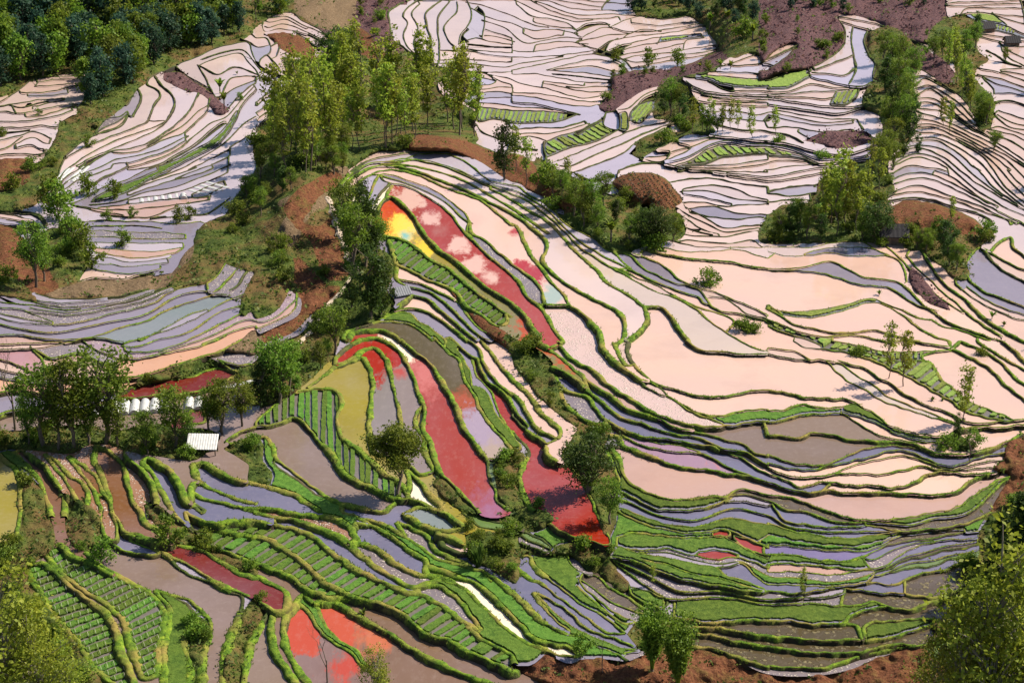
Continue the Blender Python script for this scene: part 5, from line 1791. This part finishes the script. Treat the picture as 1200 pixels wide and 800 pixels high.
# planted rows on the red hillock
uv, uf = [], []
for q in range(16):
    x0 = 716 + q * 6.2
    for k_ in range(26):
        x, y = x0 + k_ * 1.5, 200 + k_ * 1.9
        if int(at(land, np.array(x), np.array(y))) != 1 or not (700 < x < 805 and 200 < y < 246): continue
        z = float(ground(x, y)); X, Y = unproj(x, y, z); s_ = 1.7 / pxm(x, y, z)
        for _ in range(5): leafcard(uv, uf, (X + rng.gauss(0, s_ * .5), Y + rng.gauss(0, s_ * .5), z + abs(rng.gauss(0, s_ * .7))), s_ * rng.uniform(.4, .9), rng)
o = mesh_obj('crop_rows', uv, uf, leaf_mat('crop_leaf', (0.02, 0.03, 0.015), (0.045, 0.055, 0.03), (0.08, 0.075, 0.045))); tag(o, 'dark slanting crop rows on the red earth hillock', 'crop', kind='stuff')
# wire hoops over the nursery beds
M_HOOP = plain_mat('hoop_cane', (0.62, 0.62, 0.42), .7)
for (Q, z, e, org) in HOOPS:
    d0 = Q - Q.mean(0); u, s_, vt = np.linalg.svd(d0); ax = vt[0]; pr = d0 @ ax; ln_ = pr.max() - pr.min()
    V_, F_ = [], []
    n = max(2, int(ln_ / 8)); side = np.array([-ax[1], ax[0]]); hw = np.abs(d0 @ side).max() * .8
    if hw > 9: continue
    for i in range(n):
        c = Q.mean(0) + ax * (pr.min() + ln_ * (i + .5) / n); pts = []
        for j in range(7):
            t = math.pi * j / 6; p_ = c + side * hw * math.cos(t); X, Y = unproj(p_[0], p_[1], z); pts.append((X - org[0], Y - org[1], .16 + .24 * math.sin(t)))
        tube(V_, F_, pts, [.022] * 7, 4)
    if F_: tag(mesh_obj('cane_hoops', V_, F_, M_HOOP, e), kind='stuff')

# ---------------------------------------------------------------- huts, shelter, tunnels
M_WALL = plain_mat('mud_wall', (0.22, 0.16, 0.11)); M_WOOD = plain_mat('old_wood', (0.14, 0.10, 0.07)); M_ROOFG = plain_mat('grey_roof', (0.2, 0.21, 0.235), .7); M_ROOFD = plain_mat('dark_thatch', (0.035, 0.032, 0.036), .95)
M_WHITE = plain_mat('white_sheet', (0.82, 0.80, 0.76), .5, .15, 2, (0.62, 0.6, 0.56)); M_PLASTIC = plain_mat('white_plastic', (0.56, 0.56, 0.54), .4, .2, 3, (0.36, 0.36, 0.35))
def box(V, Fq, x0, x1, y0, y1, z0, z1):
    b = len(V); V += [(x0, y0, z0), (x1, y0, z0), (x1, y1, z0), (x0, y1, z0), (x0, y0, z1), (x1, y0, z1), (x1, y1, z1), (x0, y1, z1)]
    Fq += [(b, b + 3, b + 2, b + 1), (b + 4, b + 5, b + 6, b + 7), (b, b + 1, b + 5, b + 4), (b + 1, b + 2, b + 6, b + 5), (b + 2, b + 3, b + 7, b + 6), (b + 3, b, b + 4, b + 7)]
def part(nm, boxes, m_, e):
    V_, F_ = [], []
    for b in boxes: box(V_, F_, *b)
    return mesh_obj(nm, V_, F_, m_, e)
def hut(x, y, wpx, rz, roofm, name, label, hf=.6, df=.8):
    z = float(ground(x, y)); X, Y = unproj(x, y, z); w_ = wpx / pxm(x, y, z); d_ = w_ * df; h = w_ * hf
    e = empty(name, (float(X), float(Y), z), rz); tag(e, label, 'hut')
    a, b = w_ / 2, d_ / 2
    V_ = [(-a, -b, -.6), (a, -b, -.6), (a, b, -.6), (-a, b, -.6), (-a, -b, h), (a, -b, h), (a, b, h), (-a, b, h), (-a, 0, h + b * .75), (a, 0, h + b * .75)]
    mesh_obj('wall', V_, [(0, 1, 5, 4), (2, 3, 7, 6), (1, 2, 6, 9, 5), (3, 0, 4, 8, 7)], M_WALL, e)
    for s_ in (-1, 1):
        o1, o2 = s_ * (b + .35), h - .28; rz_ = h + b * .75 + .1; n = 14; V_, F_ = [], []
        for i in range(n + 1):
            xx_ = -a - .3 + (w_ + .6) * i / n; zz_ = .04 * (i % 2)
            V_ += [(xx_, o1, o2 + zz_), (xx_, 0, rz_ + zz_), (xx_, o1, o2 + zz_ - .12), (xx_, 0, rz_ + zz_ - .12)]
            if i: q = 4 * i; F_ += [(q - 4, q, q + 1, q - 3), (q - 2, q - 1, q + 3, q + 2), (q - 4, q - 2, q + 2, q)]
        mesh_obj('roof_panel', V_, F_, roofm, e)
    part('door', [(-.45, .45, -b - .05, -b + .02, 0, min(1.8, h * .9))], M_WOOD, e)
    part('window', [(a * .4, a * .4 + .7, -b - .04, -b + .02, h * .45, h * .75)], M_WOOD, e)
hut(470, 350, 16, .5, M_ROOFG, 'field_hut', 'small hut with a pale grey roof under the dark tree above the olive pool')
hut(1046, 287, 30, -.1, M_ROOFD, 'field_hut', 'dark roofed hut in the tree belt above the broad slope', .55)
hut(1155, 40, 16, .3, M_ROOFD, 'farm_hut', 'dark farm hut beside the red earth clearing and pale seedling beds', .6)
hut(1185, 56, 15, .1, M_ROOFD, 'farm_hut', 'dark farm hut at the edge of the pale paddies, nearest the far rim', .6)
hut(500, 71, 13, .2, M_ROOFD, 'farm_hut', 'tiny dark hut at the corner of the ladder like paddies', .55)
x, y = 238, 530; z = float(ground(x, y)) + .1; X, Y = unproj(x, y, z); k = pxm(x, y, z); w_ = 36 / k
e = empty('field_shelter', (float(X), float(Y), z), -.05); tag(e, 'white sheet roofed field shelter at the foot of the tree row', 'shelter')
V_, F_ = [], []; h0, h1, d_ = 0.85, 2.05, 1.9
for i in range(25):
    u = -w_ / 2 + w_ * i / 24; c_ = .03 * (i % 2)
    V_ += [(u, -d_ / 2, h0 + c_), (u, d_ / 2, h1 + c_), (u, -d_ / 2, h0 + c_ - .05), (u, d_ / 2, h1 + c_ - .05)]
    if i: q = 4 * i; F_ += [(q - 4, q, q + 1, q - 3), (q - 2, q - 1, q + 3, q + 2), (q - 4, q - 2, q + 2, q)]
mesh_obj('roof_sheet', V_, F_, M_WHITE, e)
for sx in (-1, 1):
    part('post', [(sx * w_ * .44 - .06, sx * w_ * .44 + .06, -d_ * .4 - .06, -d_ * .4 + .06, -.7, h0 + .02)], M_WOOD, e)
    part('post', [(sx * w_ * .44 - .06, sx * w_ * .44 + .06, d_ * .4 - .06, d_ * .4 + .06, -.7, h1 - .12)], M_WOOD, e)
part('back_wall', [(-w_ * .44, w_ * .44, d_ * .4 - .12, d_ * .4 - .07, -.5, h1 - .3)], M_WOOD, e)
def tunnel(x, y, wpx, lpx, ang, label, group, hf=.55):
    z = float(ground(x, y)); 
    l_ = int(at(lab, np.array(x), np.array(y)))
    if l_: z = float(zs[l_])
    X, Y = unproj(x, y, z); k = pxm(x, y, z); w_ = wpx / k / 2; ln_ = lpx / k
    e = empty('plastic_tunnel', (float(X), float(Y), z), ang); tag(e, label, 'tunnel', group)
    V_, F_ = [], []; nL, nA = 8, 10
    for i in range(nL + 1):
        s_ = 1 + .04 * (i % 2)
        for j in range(nA + 1):
            t = math.pi * j / nA; V_.append((w_ * math.cos(t) * s_, -ln_ / 2 + ln_ * i / nL, w_ * 2 * hf * math.sin(t) * s_ - .05))
    m = nA + 1
    for i in range(nL):
        for j in range(nA): F_.append((i * m + j, i * m + j + 1, (i + 1) * m + j + 1, (i + 1) * m + j))
    mesh_obj('cover', V_, F_, M_PLASTIC, e, True)
    mesh_obj('end_sheet', V_[:m], [tuple(range(m))], M_PLASTIC, e)
for q in range(8): tunnel(112 + q * 11.5, 481 - q * .6, 11, 34, .12, 'small white plastic tunnel in the row behind the tree row', 'plastic tunnels behind the tree row')
for q in range(2): tunnel(222 + q * 11, 475, 11, 30, .12, 'small white plastic tunnel in the row behind the tree row', 'plastic tunnels behind the tree row')
for q in range(7): tunnel(166 + q * 8.2, 238 - q * 1.1, 8, 14, .2, 'tiny white plastic tunnel in the row across the hollow', 'tiny plastic tunnels across the hollow')
for q in range(4): tunnel(234 + q * 7, 226 - q * 3, 6, 36, .9, 'white plastic strip on the bank beside the tiny tunnels', 'plastic strips on the bank', .2)
for q in range(5): tunnel(70 + q * 6, 206 - q * .6, 5, 60, -.12, 'long white plastic strip on the pointed far terrace', 'plastic strips on the pointed terrace', .2)
for q in range(5): tunnel(106 + q * 5.5, 88 - q * .6, 5, 30, -.05, 'white plastic strip in the dense small paddies under the far wood', 'plastic strips under the far wood', .2)
tunnel(291, 448, 9, 80, -1.0, 'single long white plastic strip beside the cliff trees', None, .25)
# bare earth footpath along the bank
def path(pts, wid, name, label):
    P = resample(spline([(300 + 2.5 * a, 200 + 2.5 * b) for a, b in pts]), 2); z = ground(P[:, 0], P[:, 1]) + .18; X, Y = unproj(P[:, 0], P[:, 1], z)
    T = np.c_[np.gradient(X), np.gradient(Y)]; T /= np.hypot(*T.T)[:, None]; n = len(P); V_, F_ = [], []
    for i in range(n):
        w_ = wid * (1 + .35 * math.sin(i * .9) + .2 * math.sin(i * 2.3))
        for u in (-1, -.4, .4, 1): V_.append((X[i] - T[i, 1] * w_ * u, Y[i] + T[i, 0] * w_ * u, z[i] - .3 * (abs(u) == 1)))
        if i:
            for j in range(3): q = 4 * i + j; F_.append((q - 4, q, q + 1, q - 3))
    tag(mesh_obj(name, V_, F_, M_PATH), kind='structure')
M_PATH = plain_mat('bare_path', (0.52, 0.42, 0.32), .95, .3, 2)
path([(33, 12), (36, 18), (38, 25), (40, 31), (42, 37), (45, 42), (48, 48)], .55, 'footpath', '')
path([(20, 80), (28, 72), (33, 63), (40, 56), (44, 50)], .3, 'footpath', '')
